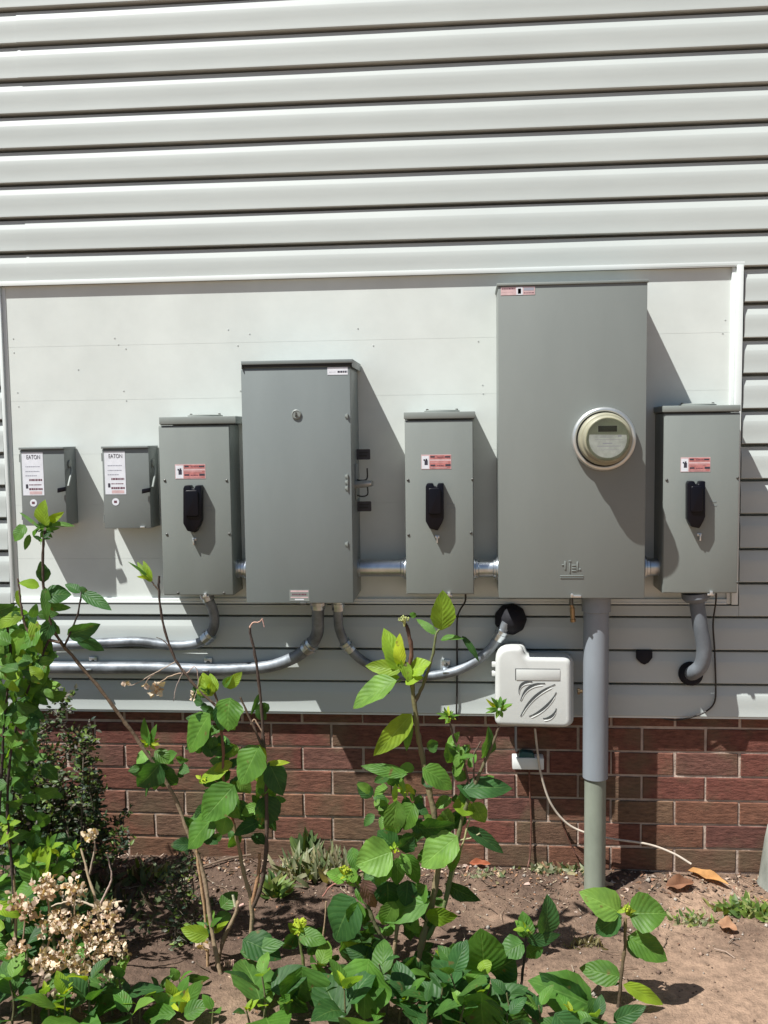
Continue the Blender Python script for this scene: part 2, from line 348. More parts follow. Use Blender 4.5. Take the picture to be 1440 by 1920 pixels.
# trims
t = MB(); t.prism([(XL0, ZB), (XL1, ZB), (XL1, ZT), (XL0, ZT)], -.001, .031); t.box(XL1+.0003, XL1+.012, .0085, .0108, ZB+.016, ZT-.001); t.build('board_trim', 'trim', wall, bevel=.0015)
t = MB(); t.prism([(XR0+.012, ZB), (XR1-.001, ZB), (XR1-.001, ZT+.004), (XR0+.012, ZT+.004)], -.0065, .031); t.box(XR0, XR0+.0117, .003, .031, ZB, ZT); t.build('board_trim', 'trim', wall, bevel=.0015)
t = MB(); t.box(XL1+.0003, XR0-.0003, .0015, .031, ZB, ZB+.0155); t.box(XL1+.0003, XR0-.0003, -.0005, .0013, ZB, ZB+.006); t.build('board_trim', 'trim', wall, bevel=.001)
t = MB(); t.box(XL0-.0, XR1+.002, -.0030, -.0016, zk(7)-.0015, zk(7)+.0125); t.build('board_trim', 'trim', wall, bevel=.0005)
t = MB(); t.box(-2.6, 2.3, .003, .0318, zk(20)-.006, zk(20)-.0012); t.build('starter_strip', 'trim', wall)
# brick foundation
CH = (Z(1300, 1412, BRY)-Z(1300, 1592, BRY))/4; zc0 = Z(1300, 1411, BRY); BL = .1905
xj = X(1324, 1392, BRY)
bk = MB(); RB = random.Random(3)
TON = [(.165, .070, .050), (.150, .058, .044), (.175, .080, .056), (.135, .060, .048), (.155, .075, .058)]
TLO = [(.165, .088, .055), (.150, .092, .058), (.168, .080, .052), (.145, .086, .058)]
for row in range(-11, 3):
    z1 = zc0+CH*(row+1); z0 = z1-CH
    zi0, zi1 = z0+.0036, z1-.0036
    if row == 2: continue
    odd = row % 2 == 0
    x = xj-BL*16+(0 if odd else BL*.52); 
    while x < 2.3:
        a = x+.0038+RB.uniform(-.0015, .0015); b2 = x+BL-.0038+RB.uniform(-.0015, .0015); y = BRY+RB.uniform(-.0015, .0015)
        low = row <= -2 and RB.random() < .12+.2*(-row-1)
        c = RB.choice(TLO if low else TON); k = RB.uniform(.88, 1.12); bk.tone = tuple(q*k for q in c)
        dz = RB.uniform(-.0009, .0009); q0 = zi0+dz; q1 = zi1+dz; e = .0022
        f = [(a+e, q0+e), (b2-e, q0+e), (b2-e, q1-e), (a+e, q1-e)]; o_ = [(a, q0), (b2, q0), (b2, q1), (a, q1)]
        f = [(fx+RB.uniform(-.0012, .0012), fz+RB.uniform(-.0010, .0010)) for fx, fz in f]
        s0 = len(bk.v); bk.v += [(q[0], y, q[1]) for q in f]+[(q[0], y+.0025, q[1]) for q in o_]+[(q[0], BRY+.012, q[1]) for q in o_]
        bk.face([s0, s0+1, s0+2, s0+3])
        for r_ in (0, 4):
            for i in range(4): j = (i+1) % 4; bk.face([s0+r_+i, s0+r_+4+i, s0+r_+4+j, s0+r_+j])
        x += BL
fd = bk.build('brick_foundation', 'brick', wall, tone=True, fixn=True)
mo = MB()
nx = 420; nz = 70; xs = [-2.6+4.9*i/nx for i in range(nx+1)]; zs = [-.45+(zk(20)+.0-(-.45))*i/nz for i in range(nz+1)]
for z in zs:
    for x in xs: mo.v.append((x, BRY+.0042+noise.noise(Vector((x*24, z*24, 0)))*.0016, z))
for i in range(nz):
    for j in range(nx): q = i*(nx+1)+j; mo.face([q, q+1, q+nx+2, q+nx+1])
mo.build('mortar', 'mortar', fd, smooth=True, fixn=False)
# ------------------------------------------------------------------ ground
gl = Z(300, 1607, BRY); gr = Z(1300, 1640, BRY)
def gh(x, y, fine=True):
    t = (x-X(300, 1607))/(X(1300, 1640)-X(300, 1607)); t = max(-.3, min(1.3, t))
    base = gl+(gr-gl)*t; d = max(0, BRY-y)
    base += -.035*min(d, .35)/.35+.012*math.exp(-((d-.05)/.06)**2)
    if fine and d < 3 and abs(x) < 3:
        rough = 1.0 if y > -.42 else .55
        base += noise.noise(Vector((x*3, y*3, 1)))*.012+noise.noise(Vector((x*14, y*14, 5)))*.006*rough+noise.noise(Vector((x*45, y*45, 9)))*.0035*rough+max(0, noise.noise(Vector((x*90, y*90, 3))))*.004*rough
    return base
gx = [-60, -25, -10, -5, -3, -2.4]+[-2+.011*i for i in range(350)]+[2, 2.5, 3.2, 5, 10, 25, 60]
gy = [-60, -30, -14, -7, -4, -3, -2.4]+[-2+.011*i for i in range(186)]+[.06, .5, 6, 30, 60]
g = MB()
for y in gy:
    for x in gx: g.v.append((x, y, gh(x, y)))
nx = len(gx)
for i in range(len(gy)-1):
    for j in range(nx-1): q = i*nx+j; g.face([q, q+1, q+nx+1, q+nx])
tag(g.build('ground', 'soil', smooth=True, fixn=False, angle=180), kind='structure')
def gpt(px, py):
    """ground point seen at a photo pixel"""
    lo, hi = -2.1, .02
    for _ in range(40):
        m = (lo+hi)/2; p = at(px, py, m)
        if p.z < gh(p.x, p.y, False): hi = m     # line of sight already under the soil
        else: lo = m
    p = at(px, py, lo); p.z = gh(p.x, p.y); return p
# ------------------------------------------------------------------ small shared shapes
def rrect(x0, x1, z0, z1, r, n=4):
    out = []
    for cx, cz, a0 in ((x1-r, z0+r, -90), (x1-r, z1-r, 0), (x0+r, z1-r, 90), (x0+r, z0+r, 180)):
        for i in range(n+1): a = math.radians(a0+90*i/n); out.append((cx+r*math.cos(a), cz+r*math.sin(a)))
    return out
def screw(parent, px, py, Y, r=.0042):
    s = MB(); s.lathe(at(px, py, Y), ((r, 0), (r*.9, .0015), (r*.5, .0024)), 10); s.cur = 1; p = at(px, py, Y)
    s.box(p.x-r*.6, p.x+r*.6, p.y-.0028, p.y-.0022, p.z-r*.12, p.z+r*.12); return s.build('screw', ('screw', 'gasket_and_shade'), parent)
def label(parent, name, rect, Y, base, marks=(), text=None, tilt=0):
    """flat plate; rect and marks are (x0,y0,x1,y1) in photo pixels on the face at depth Y"""
    s = MB(); a = at(rect[0], rect[3], Y); b = at(rect[2], rect[1], Y)
    mats = [base]; s.box(a.x, b.x, Y-.0007, Y+.0002, a.z, b.z)
    for m in marks:
        if m[4] not in mats: mats.append(m[4])
        s.cur = mats.index(m[4]); p = at(m[0], m[3], Y); q = at(m[2], m[1], Y); lv = .0009+.0002*(len(m) > 5)
        if (m[2]-m[0]) > 10 and m[4] in ('labdark', 'labgrey', 'labmaroon') and (m[3]-m[1]) < 5:   # a line of tiny print
            x = p.x
            while x < q.x:
                wd = R.uniform(.002, .007); s.box(x, min(q.x, x+wd), Y-lv, Y, p.z, q.z); x += wd+.0012
        else: s.box(p.x, q.x, Y-lv, Y, p.z, q.z)
    if text:
        if 'labdark' not in mats: mats.append('labdark')
        s.cur = mats.index('labdark'); p = at(text[1], text[4], Y); q = at(text[3], text[2], Y)
        textmesh(s, text[0], p.x, q.x, p.z, q.z, Y-.0012)
    return s.build(name, mats, parent, fixn=False if text else True)
def warning(parent, x, y, Y, w_=56, h_=28):
    m = [(x+1, y+3, x+14, y+h_-1, 'labw'), (x+6, y+11, x+12, y+20, 'labdark', 1), (x+4, y+9, x+7, y+12, 'labdark', 1), (x+8, y+8, x+11, y+12, 'labdark', 1),
         (x+16, y+1, x+w_-1, y+9, 'labred'), (x+17, y+3, x+25, y+6, 'labdark', 1), (x+29, y+4, x+43, y+6, 'labmaroon', 1), (x+w_-12, y+3, x+w_-2, y+6, 'labdark', 1),
         (x+16, y+12, x+w_-1, y+h_-1, 'labred'), (x+17, y+14, x+w_-6, y+15, 'labpink', 1), (x+17, y+19, x+26, y+22, 'labdark', 1), (x+29, y+20, x+42, y+22, 'labmaroon', 1), (x+w_-11, y+18, x+w_-1, y+22, 'labdark', 1), (x+17, y+24, x+w_-8, y+25, 'labpink', 1)]
    return label(parent, 'warning_label', (x, y, x+w_, y+h_), Y, 'labpink', m)
# ------------------------------------------------------------------ enclosures
def enclosure(name, lab, group, L, T, Rr, B, d, paint, lid=None, back=.0105, side_in=.0):
    """front face pixels L,T,R,B at depth d in front of the wall face; returns thing and world box"""
    zt = (Z(L, T, -d)+Z(Rr, T, -d))/2; zb = (Z(L, B, -d)+Z(Rr, B, -d))/2
    x0 = X(L, (T+B)/2, -d); x1 = X(Rr, (T+B)/2, -d)
    th = thing(name, lab, 'electrical box', ((x0+x1)/2, back, zb), group)
    s = MB(); s.box(x0, x1, -d+.006, back, zb, zt); th_body = s.build('body', paint, th, bevel=.0022)
    return th, (x0, x1, zb, zt, d)
def disconnect(name, lab, L, T, Rr, B, lidL, lidR, lidT, lidB, d, hx, hy, wx, wy, screws, group='disconnect boxes with a black pull handle'):
    th, (x0, x1, zb, zt, d) = enclosure(name, lab, group, L, lidB+2, Rr, B, d, 'paintA')
    ztop = Z((L+Rr)/2, lidB-3, -d)
    s = MB(); s.box(x0+.0015, x1-.0015, -d, -d+.0055, zb+.003, zt-.003); cov = s.build('front_cover', 'paintA', th, bevel=.0018)
    # rain lid: shallow hood hanging over the top edge
    lx0, lx1 = X(lidL, (lidT+lidB)/2, -d-.004), X(lidR, (lidT+lidB)/2, -d-.004); z1 = Z((L+Rr)/2, lidT, -d-.004); z0 = Z((L+Rr)/2, lidB, -d-.004)
    s = MB(); s.box(lx0, lx1, -d-.0045, .0100, z0, z1)
    s.build('rain_lid', 'paintA', th, bevel=.002)
    s = MB(); s.box(lx0+.003, lx1-.003, -d-.0012, -d+.004, z0-.0022, z0-.0002); s.build('gasket_and_shade', 'gasket_and_shade', th)  # black strip painted as the thin shadow line under the lid
    # closed conduit hub on top
    hc = Vector(((lx0+lx1)/2+.006, -d*.42, z1)); s = MB(); s.lathe(hc, ((.052, 0), (.052, .004), (.044, .0065), (.020, .0075)), 28, 'z'); hub = s.build('hub_cover', 'paintA', th, smooth=True)
    for dx in (-.043, .043):
        q = MB(); q.lathe(hc+Vector((dx, 0, .004)), ((.004, 0), (.004, .005), (.002, .006)), 8, 'z'); q.build('screw', 'screw', hub)
    # handle
    hw, hh = 17, 46; Yh = -d-.028
    def P(px, py, y): p = at(px, py, y); return (p.x, p.z)
    poly = [P(hx-hw, hy+hh*.62, Yh), P(hx-hw*.55, hy+hh*.93, Yh), P(hx+hw*.35, hy+hh, Yh), P(hx+hw*.8, hy+hh*.70, Yh), P(hx+hw, hy+hh*.5, Yh), P(hx+hw, hy-hh*.93, Yh), P(hx+hw*.35, hy-hh*.93, Yh), P(hx+hw*.25, hy-hh*.80, Yh), P(hx-hw*.1, hy-hh*.80, Yh), P(hx-hw*.2, hy-hh*.93, Yh), P(hx-hw*.85, hy-hh*.93, Yh), P(hx-hw, hy-hh*.80, Yh)]
    s = MB(); s.prism(poly, Yh, -d); hd = s.build('handle', 'blackpl', th, bevel=.003)
    s = MB(); c = at(hx-12, hy+hh*.34, Yh); c2 = at(hx+12, hy-hh*.74, Yh)
    s.prism(rrect(c.x, c2.x, c.z, c2.z, .007), Yh-.005, Yh+.001); s.build('grip', 'blackpl', hd, bevel=.0035, seg=3)
    s = MB(); p = at(hx+5, hy+hh+22, -d); s.box(p.x-.002, p.x+.002, -d-.014, -d, p.z, p.z+.018); s.box(p.x-.006, p.x+.006, -d-.0025, -d, p.z+.012, p.z+.02); s.build('padlock_tab', 'steel', hd, bevel=.0006)
    warning(cov, wx, wy, -d)
    for k, (a, b) in enumerate(screws): screw(cov, a, b, -d)
    lx = hx+(24 if hx-L < Rr-hx else -38)
    label(cov, 'embossed_mark', (lx, hy-6, lx+13, hy-3), -d, 'paintB'); label(cov, 'embossed_mark', (lx+3, hy+2, lx+14, hy+4), -d, 'paintB')
    # bottom latch
    s = MB(); p = at((L+Rr)/2+18, B-4, -d); s.box(p.x-.004, p.x+.004, -d-.006, -d, p.z-.010, p.z+.002); s.box(p.x-.009, p.x+.009, -d+.001, -d+.012, p.z-.012, p.z-.006); s.build('latch', 'steel', th, bevel=.0008)
    return th
D1 = disconnect('disconnect_box', 'tall narrow grey box with a black handle, just left of the plain blue-grey cabinet', 301, 795, 434, 1117, 298, 442, 781, 795, .110, 360, 953, 329, 870, ((309, 901), (425, 901), (313, 1002), (430, 1001), (334, 1112), (420, 1112)))
D2 = disconnect('disconnect_box', 'tall narrow grey box with a black handle, between the two large cabinets', 760, 786, 888, 1115, 757, 891, 772, 785, .115, 815, 949, 790, 852, ((765, 900), (886, 899), (766, 1003), (883, 999)))
D3 = disconnect('disconnect_box', 'tall narrow grey box with a black handle, farthest right, farthest right', 1244, 772, 1386, 1113, 1243, 1389, 760, 772, .122, 1306, 945, 1276, 857, ((1250, 900), (1383, 896), (1383, 1092)))
# safety switches
def switch(lab, L, T, Rr, B, d=.080):
    th, (x0, x1, zb, zt, d) = enclosure('safety_switch', lab, 'small safety switches', L, T, Rr, B, d, 'paintS')
    s = MB(); s.box(x0-.001, x1+.001, -d, -d+.0055, zb+.001, zt-.006); s.box(x0-.0015, x1+.0015, -d-.006, .009, zt-.0045, zt+.0025); dr = s.build('door', 'paintS', th, bevel=.0015)
    w_ = Rr-L
    x, y = L+4, T+8
    label(dr, 'instruction_label', (x, y, x+36, y+81), -d, 'labw', [(x+4, y+26, x+31, y+28, 'labgrey'), (x+4, y+35, x+30, y+37, 'labgrey'), (x+4, y+43, x+25, y+45, 'labgrey'), (x+11, y+50, x+35, y+54, 'labmaroon'), (x+11, y+60, x+34, y+62, 'labmaroon'), (x+11, y+67, x+36, y+71, 'labmaroon'), (x+12, y+73, x+35, y+79, 'labpink'), (x+5, y+60, x+9, y+68, 'labdark')], text=('EATON', x+6, y+5, x+31, y+13))
    p = at(x+19, y+95, -d); s = MB(); s.lathe(p, ((.011, 0), (.011, .0008)), 20); s.cur = 1; s.box(p.x-.005, p.x+.004, -d-.0012, -d-.0009, p.z-.003, p.z+.004); s.build('round_sticker', ('labw', 'labmaroon'), dr)
    # handle lever at the side with black grip
    hp = at(Rr-6, T+(B-T)*.535, -d-.012)
    s = MB(); xs_ = x1+.010; s.tube([Vector((x1+.003, -d*.55, zt-.055)), Vector((xs_, -d*.62, zt-.066)), Vector((xs_+.003, -d*.8, hp.z+.045)), Vector((xs_+.002, -d-.004, hp.z+.010))], [.0035, .0035, .0035, .0035], 8); s.lathe(Vector((x1+.0005, -d*.55, zt-.05)), ((.013, 0), (.013, .004), (.008, .006)), 14, 'x'); lv = s.build('lever', 'paintA', th, smooth=True)
    s = MB(); s.prism([(hp.x-.011, hp.z-.009), (hp.x+.013, hp.z-.004), (hp.x+.014, hp.z+.009), (hp.x-.010, hp.z+.005)], -d-.022, -d-.008); s.build('grip', 'blackpl', lv, bevel=.002)
    s = MB(); p = at(Rr-12, B-2, -d); s.box(p.x-.007, p.x+.007, -d-.004, -d+.004, p.z-.001, p.z+.004); s.build('latch', 'steel', th, bevel=.0006)
    for zz in (zt-.03, zb+.03):
        s = MB(); s.tube([Vector((x0-.0016, -d+.002, zz-.012)), Vector((x0-.0016, -d+.002, zz+.012))], .0024, 8); s.build('hinge', 'paintS', th)
    return th
S1 = switch('small grey switch box at the far left of the board, partly hidden by the bush', 40, 840, 122, 986)
S2 = switch('small grey switch box right beside the leftmost tall box with a black handle', 194, 838, 280, 991)
# the big plain transfer cabinet
TH, (tx0, tx1, tzb, tzt, td) = enclosure('transfer_cabinet', 'tall plain blue-grey cabinet with an overhanging dark-edged lid and small round emblem', None, 457, 686, 659, 1130, .195, 'paintB')
s = MB(); s.box(tx0-.0005, tx1+.0005, -td, -td+.0055, tzb-.001, tzt-.008); tdoor = s.build('door', 'paintB', TH, bevel=.002)
s = MB(); a = at(452, 684, -td-.007); b = at(661, 673, -td-.007); s.box(a.x, b.x, -td-.007, .009, a.z, b.z); s.box(a.x, a.x+.002, -td-.006, .0085, a.z-.012, a.z+.001); s.box(b.x-.002, b.x, -td-.006, .0085, a.z-.012, a.z+.001); s.build('rain_lid', 'paintB', TH, bevel=.0015)
s = MB(); s.box(a.x+.003, b.x-.003, -td-.002, -td+.004, a.z-.0065, a.z-.0004); s.build('gasket_and_shade', 'gasket_and_shade', TH)
p = at(556, 777, -td); s = MB(); s.lathe(p, ((.014, 0), (.014, .003), (.011, .0045), (.011, .0035), (.004, .0035)), 24); s.cur = 1; s.box(p.x-.003, p.x+.001, -td-.0052, -td-.0034, p.z-.006, p.z+.006); s.box(p.x-.003, p.x+.005, -td-.0052, -td-.0034, p.z-.006, p.z-.003); s.build('round_emblem', ('paintA', 'screw'), tdoor, smooth=True)
label(tdoor, 'part_label', (614, 688, 652, 703), -td, 'labw', [(633, 695, 651, 699, 'labdark'), (617, 697, 630, 698, 'labgrey')])
label(tdoor, 'oval_sticker', (543, 1106, 580, 1127), -td, 'paintA', [(545, 1107, 578, 1110, 'labpink'), (548, 1113, 575, 1116, 'labmaroon'), (545, 1119, 578, 1121, 'labpink'), (553, 1123, 570, 1125, 'labw')])
for yy in (780, 893, 904, 915, 1020):
    s = MB(); p = at(651, yy, -td); s.box(p.x-.006, p.x+.004, -td-.003, -td, p.z-.004, p.z+.004); s.tube([Vector((p.x+.001, -td-.003, p.z-.007)), Vector((p.x+.001, -td-.003, p.z+.007))], .0022, 8); s.build('hinge', 'paintA', TH, bevel=.0006)
s = MB(); p = at(569, 1129, -td); s.box(p.x-.009, p.x+.009, -td-.004, -td+.006, p.z-.006, p.z); s.build('latch', 'screw', TH, bevel=.001)
# operating lever and nameplates standing off the cabinet's right side
p = at(666, 905, -.10)
s = MB(); s.box(tx1, tx1+.005, -.11, -.05, p.z-.05, p.z+.055); mech = s.build('switch_mechanism', 'paintB', TH, bevel=.002)
s = MB(); a = at(664, 909, -.11); b = at(698, 906, -.13); s.tube([a, a+(b-a)*.5, b], [.010, .0105, .0085], 14); s.build('lever', 'steel', mech, smooth=True)
s = MB(); a = at(665, 900, -.10); s.tube(smoothpath([a+Vector((0, 0, .030)), a+Vector((.003, 0, .004)), a+Vector((.020, -.004, -.001)), a+Vector((.036, 0, .004)), a+Vector((.037, 0, .034))]), .0022, 6); s.tube(smoothpath([a+Vector((.037, 0, -.018)), a+Vector((.037, 0, -.042)), a+Vector((.022, 0, -.048)), a+Vector((.004, 0, -.044))]), .0020, 6); s.build('lever_guard', 'gasket_and_shade', mech, smooth=True)
for (xa, ya, xb, yb) in ((661, 842, 694, 862), (661, 940, 696, 959)):
    s = MB(); a = at(xa, yb, -.055); b = at(xb, ya, -.055); s.prism(rrect(a.x, b.x, a.z, b.z, .003), -.055, -.052); s.cur = 1
    s.box(a.x+.02, b.x-.009, -.0557, -.0549, a.z+.009, a.z+.014); s.box(a.x+.02, b.x-.006, -.0557, -.0549, a.z+.019, a.z+.022); s.build('nameplate', ('plate', 'gasket_and_shade'), TH)
# meter cabinet
MC, (mx0, mx1, mzb, mzt, md) = enclosure('meter_cabinet', 'largest grey metal cabinet, the one with the round electricity meter on its front', None, 935, 531, 1211, 1121, .160, 'paintC')
s = MB(); s.box(mx0-.0005, mx1+.0005, -md, -md+.0055, mzb-.001, mzt-.003); mdoor = s.build('front_cover', 'paintC', MC, bevel=.002)
s = MB(); a = at(931, 531, -md-.008); b = at(1216, 521, -md-.008); s.box(mx0-.004, mx1+.004, -md-.0035, .009, mzt-.0028, mzt+.0045); s.build('rain_lid', 'paintA', MC, bevel=.0012)
label(mdoor, 'warning_label', (939, 537, 1003, 554), -md, 'labpink', [(941, 540, 966, 543, 'labmaroon'), (940, 546, 962, 548, 'labpink'), (968, 538, 980, 553, 'labw'), (971, 541, 977, 551, 'labdark'), (982, 539, 1001, 545, 'labgrey'), (982, 548, 1001, 550, 'labmaroon')])
s = MB(); a = at(1050, 1082, -md)
for xx0, yy0, xx1, yy1 in ((1050, 1079, 1094, 1080.6), (1050, 1083, 1094, 1084), (1053, 1058, 1058, 1060), (1058, 1052, 1061, 1068), (1066, 1051, 1071, 1053), (1067, 1055, 1069, 1074), (1072, 1059, 1080, 1061), (1072, 1064, 1080, 1066), (1072, 1069, 1080, 1071), (1081, 1053, 1084, 1070), (1085, 1066, 1089, 1069)):
    p = at(xx0, yy1, -md); q = at(xx1, yy0, -md); s.box(p.x, q.x, -md-.0022, -md+.001, p.z, q.z)
s.build('embossed_logo', 'paintC', mdoor, bevel=.0007)
s = MB(); p = at(1076, 1117, -md); s.box(p.x-.009, p.x+.020, -md-.003, -md+.01, p.z-.005, p.z+.002); s.lathe(p+Vector((-.006, -.004, .004)), ((.004, 0), (.004, .006)), 10); s.build('latch', 'steel', MC, bevel=.0008)
# meter: own thing, plugged into the cabinet
mc = at(1131, 823, -md); mt = thing('electricity_meter', 'round electricity meter with a digital display in a silver ring on the largest cabinet', 'meter', mc)
s = MB(); s.lathe(mc, ((.0835, 0), (.0865, 0.0048), (.0880, 0.0112), (.0862, 0.0176), (.0795, 0.0204), (.0765, 0.0192), (.0765, 0.0144)), 56); s.build('mounting_ring', 'meterring', mt, smooth=True, angle=60)
s = MB(); s.lathe(mc, ((.0764, .005), (.0764, .0165), (.0745, .0170)), 48); s.build('gap_seal', 'gasket_and_shade', mt, smooth=True)
s = MB(); s.lathe(mc, ((.0715, .0024), (.0715, .0200), (.0722, .0240), (.0722, .0440), (.0705, .0500), (.0660, .0530)), 56); s.build('housing', 'meterhousing', mt, smooth=True, angle=50)
s = MB(); s.lathe(mc, ((.0640, .0520), (.0632, .0680), (.0625, .0800), (.0600, .0848), (.0575, .0856)), 56); cover = s.build('cover', 'meterhousing', mt, smooth=True, angle=50)
fc = at(1143, 827, -md-.086)
fc = Vector((mc.x, -md-.0858, mc.z))
s = MB(); s.lathe(fc, ((.0560, 0), (.0560, 0.0008)), 48); s.cur = 1
def fb(x0, x1, z0, z1, m, lv=.0016): s.cur = m; s.box(fc.x+x0, fc.x+x1, fc.y-lv, fc.y-.0005, fc.z+z0, fc.z+z1)
fb(-.026, .024, .020, .036, 1, .0022); fb(-.0275, .0255, .0185, .0375, 0, .0018)
s.cur = 2; s.prism([(fc.x+.050*math.cos(math.radians(q)), fc.z+.050*math.sin(math.radians(q))) for q in list(range(-195, 17, 8))], fc.y-.0013, fc.y-.0005); fb(-.030, .018, .0095, .0105, 3); fb(-.022, .012, .005, .007, 3); fb(-.034, .040, -.0015, -.0003, 3, .0018); fb(-.014, .012, -.0125, -.0095, 3); fb(-.028, .034, -.0195, -.0175, 3); fb(-.020, .030, -.029, -.028, 3); fb(.026, .036, .006, .011, 3)
s.build('dial_face', ('meterface', 'lcd', 'labsilver', 'labgrey'), mt)
s = MB(); s.lathe(mc, ((.0585, 0.0868), (.0580, 0.0904), (.0545, 0.0932), (.030, 0.0948), (.004, 0.0952)), 48); s.build('glass_cover', 'glass', mt, smooth=True, angle=60)
# ------------------------------------------------------------------ pipework
def P3(lst): return [at(x, y, Y) for x, y, Y in lst]
def nipple(lab, xa, xb, y, Y=-.055, r=.0255):
    a = at(xa, y, Y); b = at(xb, y, Y); b.z = a.z
    th = thing('conduit_nipple', lab, 'conduit', (a+b)/2, 'short horizontal conduits between the boxes')
    s = MB(); s.tube([a+(b-a)*t for t in (0, .33, .66, 1)], r, 24); s.build('tube', 'galv', th, smooth=True)
    for e, dr in ((a, 1), (b, -1)):
        s = MB(); s.lathe(e+Vector((dr*.001, 0, 0)), ((r+.0075, 0), (r+.0085, dr*.003), (r+.0075, dr*.007), (r+.003, dr*.009), (r+.003, dr*.016), (r+.0005, dr*.018)), 24, 'x'); s.build('locknut', 'galv', th, smooth=True)
nipple('short silver conduit between the leftmost tall handle box and the tallest plain cabinet', 438, 466, 1066)
nipple('longest of the short silver conduits, right of the tallest plain cabinet', 664, 764, 1065)
nipple('short silver conduit between the middle handle box and the meter cabinet', 886, 936, 1066)
nipple('short silver conduit between the meter cabinet and the farthest right handle box', 1205, 1246, 1063)
def conduit(lab, pts, r, couplings, straps, flange=None, m='emt'):
    path = smoothpath(P3(pts), 8)
    th = thing('conduit', lab, 'conduit', path[-1] if path[-1].z < path[0].z else path[0], 'curved metal conduits along the siding')
    s = MB(); s.tube(path, r, 20); s.build('tube', m, th, smooth=True, angle=80)
    for k in couplings:
        i = int(k*(len(path)-2)); a, b = path[i], path[i+1]; d = (b-a).normalized()
        q = [a-d*.018, a-d*.017, a-d*.006, a-d*.005, a+d*.005, a+d*.006, a+d*.017, a+d*.018]
        s = MB(); s.tube(q, [r+.001, r+.0045, r+.0045, r+.006, r+.006, r+.0045, r+.0045, r+.001], 12); s.build('coupling', 'galv', th, smooth=True, angle=30)
    for (x, y, side) in straps:
        c = at(x, y, -.002); s = MB(); s.box(c.x-.013, c.x+.013, -.006, .001, c.z-.014, c.z+.016); s.build('strap', 'galv', th, bevel=.0015).data
        q = MB(); q.lathe(Vector((c.x, -.006, c.z)), ((.0065, 0), (.006, .004), (.003, .005)), 8); q.build('screw', 'screw', th)
        q = MB(); q.box(c.x-.009, c.x+.009, -2*r-.009, -.0062, c.z+side*.016, c.z+side*.019) if side > 0 else q.box(c.x-.009, c.x+.009, -2*r-.009, -.0062, c.z-.019, c.z-.0145); q.build('strap', 'galv', th, bevel=.001)
    return th, path
conduit('upper silver conduit curving left from under the leftmost tall handle box', [(386, 1112, -.06), (393, 1128, -.058), (401, 1150, -.05), (401, 1175, -.04), (388, 1196, -.030), (362, 1208, -.024), (320, 1210, -.020), (260, 1203, -.020), (200, 1205, -.020), (100, 1210, -.020), (0, 1212, -.020), (-60, 1214, -.020)], .0150, (.03, .36), ())
conduit('lower silver conduit curving left from under the tallest plain cabinet', [(596, 1126, -.09), (596, 1160, -.08), (594, 1190, -.06), (577, 1215, -.045), (545, 1236, -.032), (505, 1249, -.024), (450, 1254, -.021), (380, 1256, -.021), (280, 1252, -.021), (180, 1252, -.021), (60, 1251, -.021), (-60, 1252, -.021)], .0185, (.02, .27), ((175, 1240, -1), (391, 1242, -1)))
tC, pC = conduit('dark conduit curving right from the plain blue-grey cabinet up to the black rubber boot', [(634, 1126, -.09), (634, 1155, -.08), (637, 1182, -.06), (652, 1212, -.045), (685, 1242, -.030), (735, 1263, -.024), (790, 1268, -.022), (840, 1262, -.022), (880, 1247, -.024), (914, 1222, -.030), (938, 1190, -.040), (950, 1166, -.050)], .0140, (.03, .28, .55, .93), ((836, 1246, -1),))
s = MB(); c = at(957, 1160, -.004)
s.lathe(c, ((.046, -.004), (.050, .006), (.046, .020), (.038, .034), (.026, .052), (.012, .060)), 9); fl = s.build('flashing_boot', 'blackrub', None, loc=c, bevel=.004)
tag(fl, 'black rubber boot on the siding where the dark conduit ends, above the telephone box', 'pipe boot')
# vertical service riser
rc = at(1117, 1300, -.085); rz0 = gpt(1118, 1640).z-.05
rt = thing('service_riser', 'thick vertical grey plastic pipe from the ground up to the meter cabinet', 'pipe', (rc.x, -.085, gh(rc.x, -.085)))
zs_ = Z(1117, 1466, -.12); ztop = mzb+.002
s = MB(); q = Vector((rc.x, -.085, 0)); s.tube([q+Vector((0, 0, rz0)), q+Vector((0, 0, zs_+.02))], .0312, 32); s.build('lower_pipe', 'pvcgreen', rt, smooth=True)
s = MB(); s.tube([q+Vector((0, 0, z)) for z in (zs_, zs_+.0015, zs_+.04, ztop-.04, ztop)], [.0335, .0365, .0365, .0365, .0365], 36); s.build('sleeve', 'pvc', rt, smooth=True, angle=50)
s = MB(); s.tube([q+Vector((0, 0, z)) for z in (ztop-.055, ztop-.053, ztop-.003, ztop)], [.037, .0415, .0415, .037], 32); s.build('coupling', 'pvc', rt, smooth=True, angle=40)
# right hand elbow pipe under the farthest right box
et = thing('elbow_conduit', 'grey pipe bending into the siding under the farthest right handle box', 'conduit', at(1300, 1262, 0))
s = MB(); s.tube(smoothpath(P3([(1305, 1112, -.075), (1308, 1140, -.075), (1314, 1180, -.075), (1320, 1215, -.07), (1316, 1245, -.06), (1302, 1260, -.042), (1290, 1263, .01)])), .0215, 22); s.build('tube', 'pvcdark', et, smooth=True, angle=80)
s = MB(); s.tube([at(1304, 1111, -.075), at(1305, 1120, -.075), at(1306, 1127, -.075)], [.040, .040, .030], 22); s.build('locknut', 'pvcdark', et, smooth=True, angle=35)
s = MB(); s.lathe(at(1294, 1262, 0), ((.0345, -.003), (.036, .006), (.034, .018), (.026, .026)), 26); s.build('wall_collar', 'blackrub', et, smooth=True, angle=40)
def wire(name, lab, pts, r, m, cat='wire', n=8):
    p = smoothpath(P3(pts), 8); low = min(p, key=lambda v: v.z); s = MB(); s.tube(p, r, n)
    return tag(s.build(name, m, None, loc=low, smooth=True, angle=80), lab, cat)
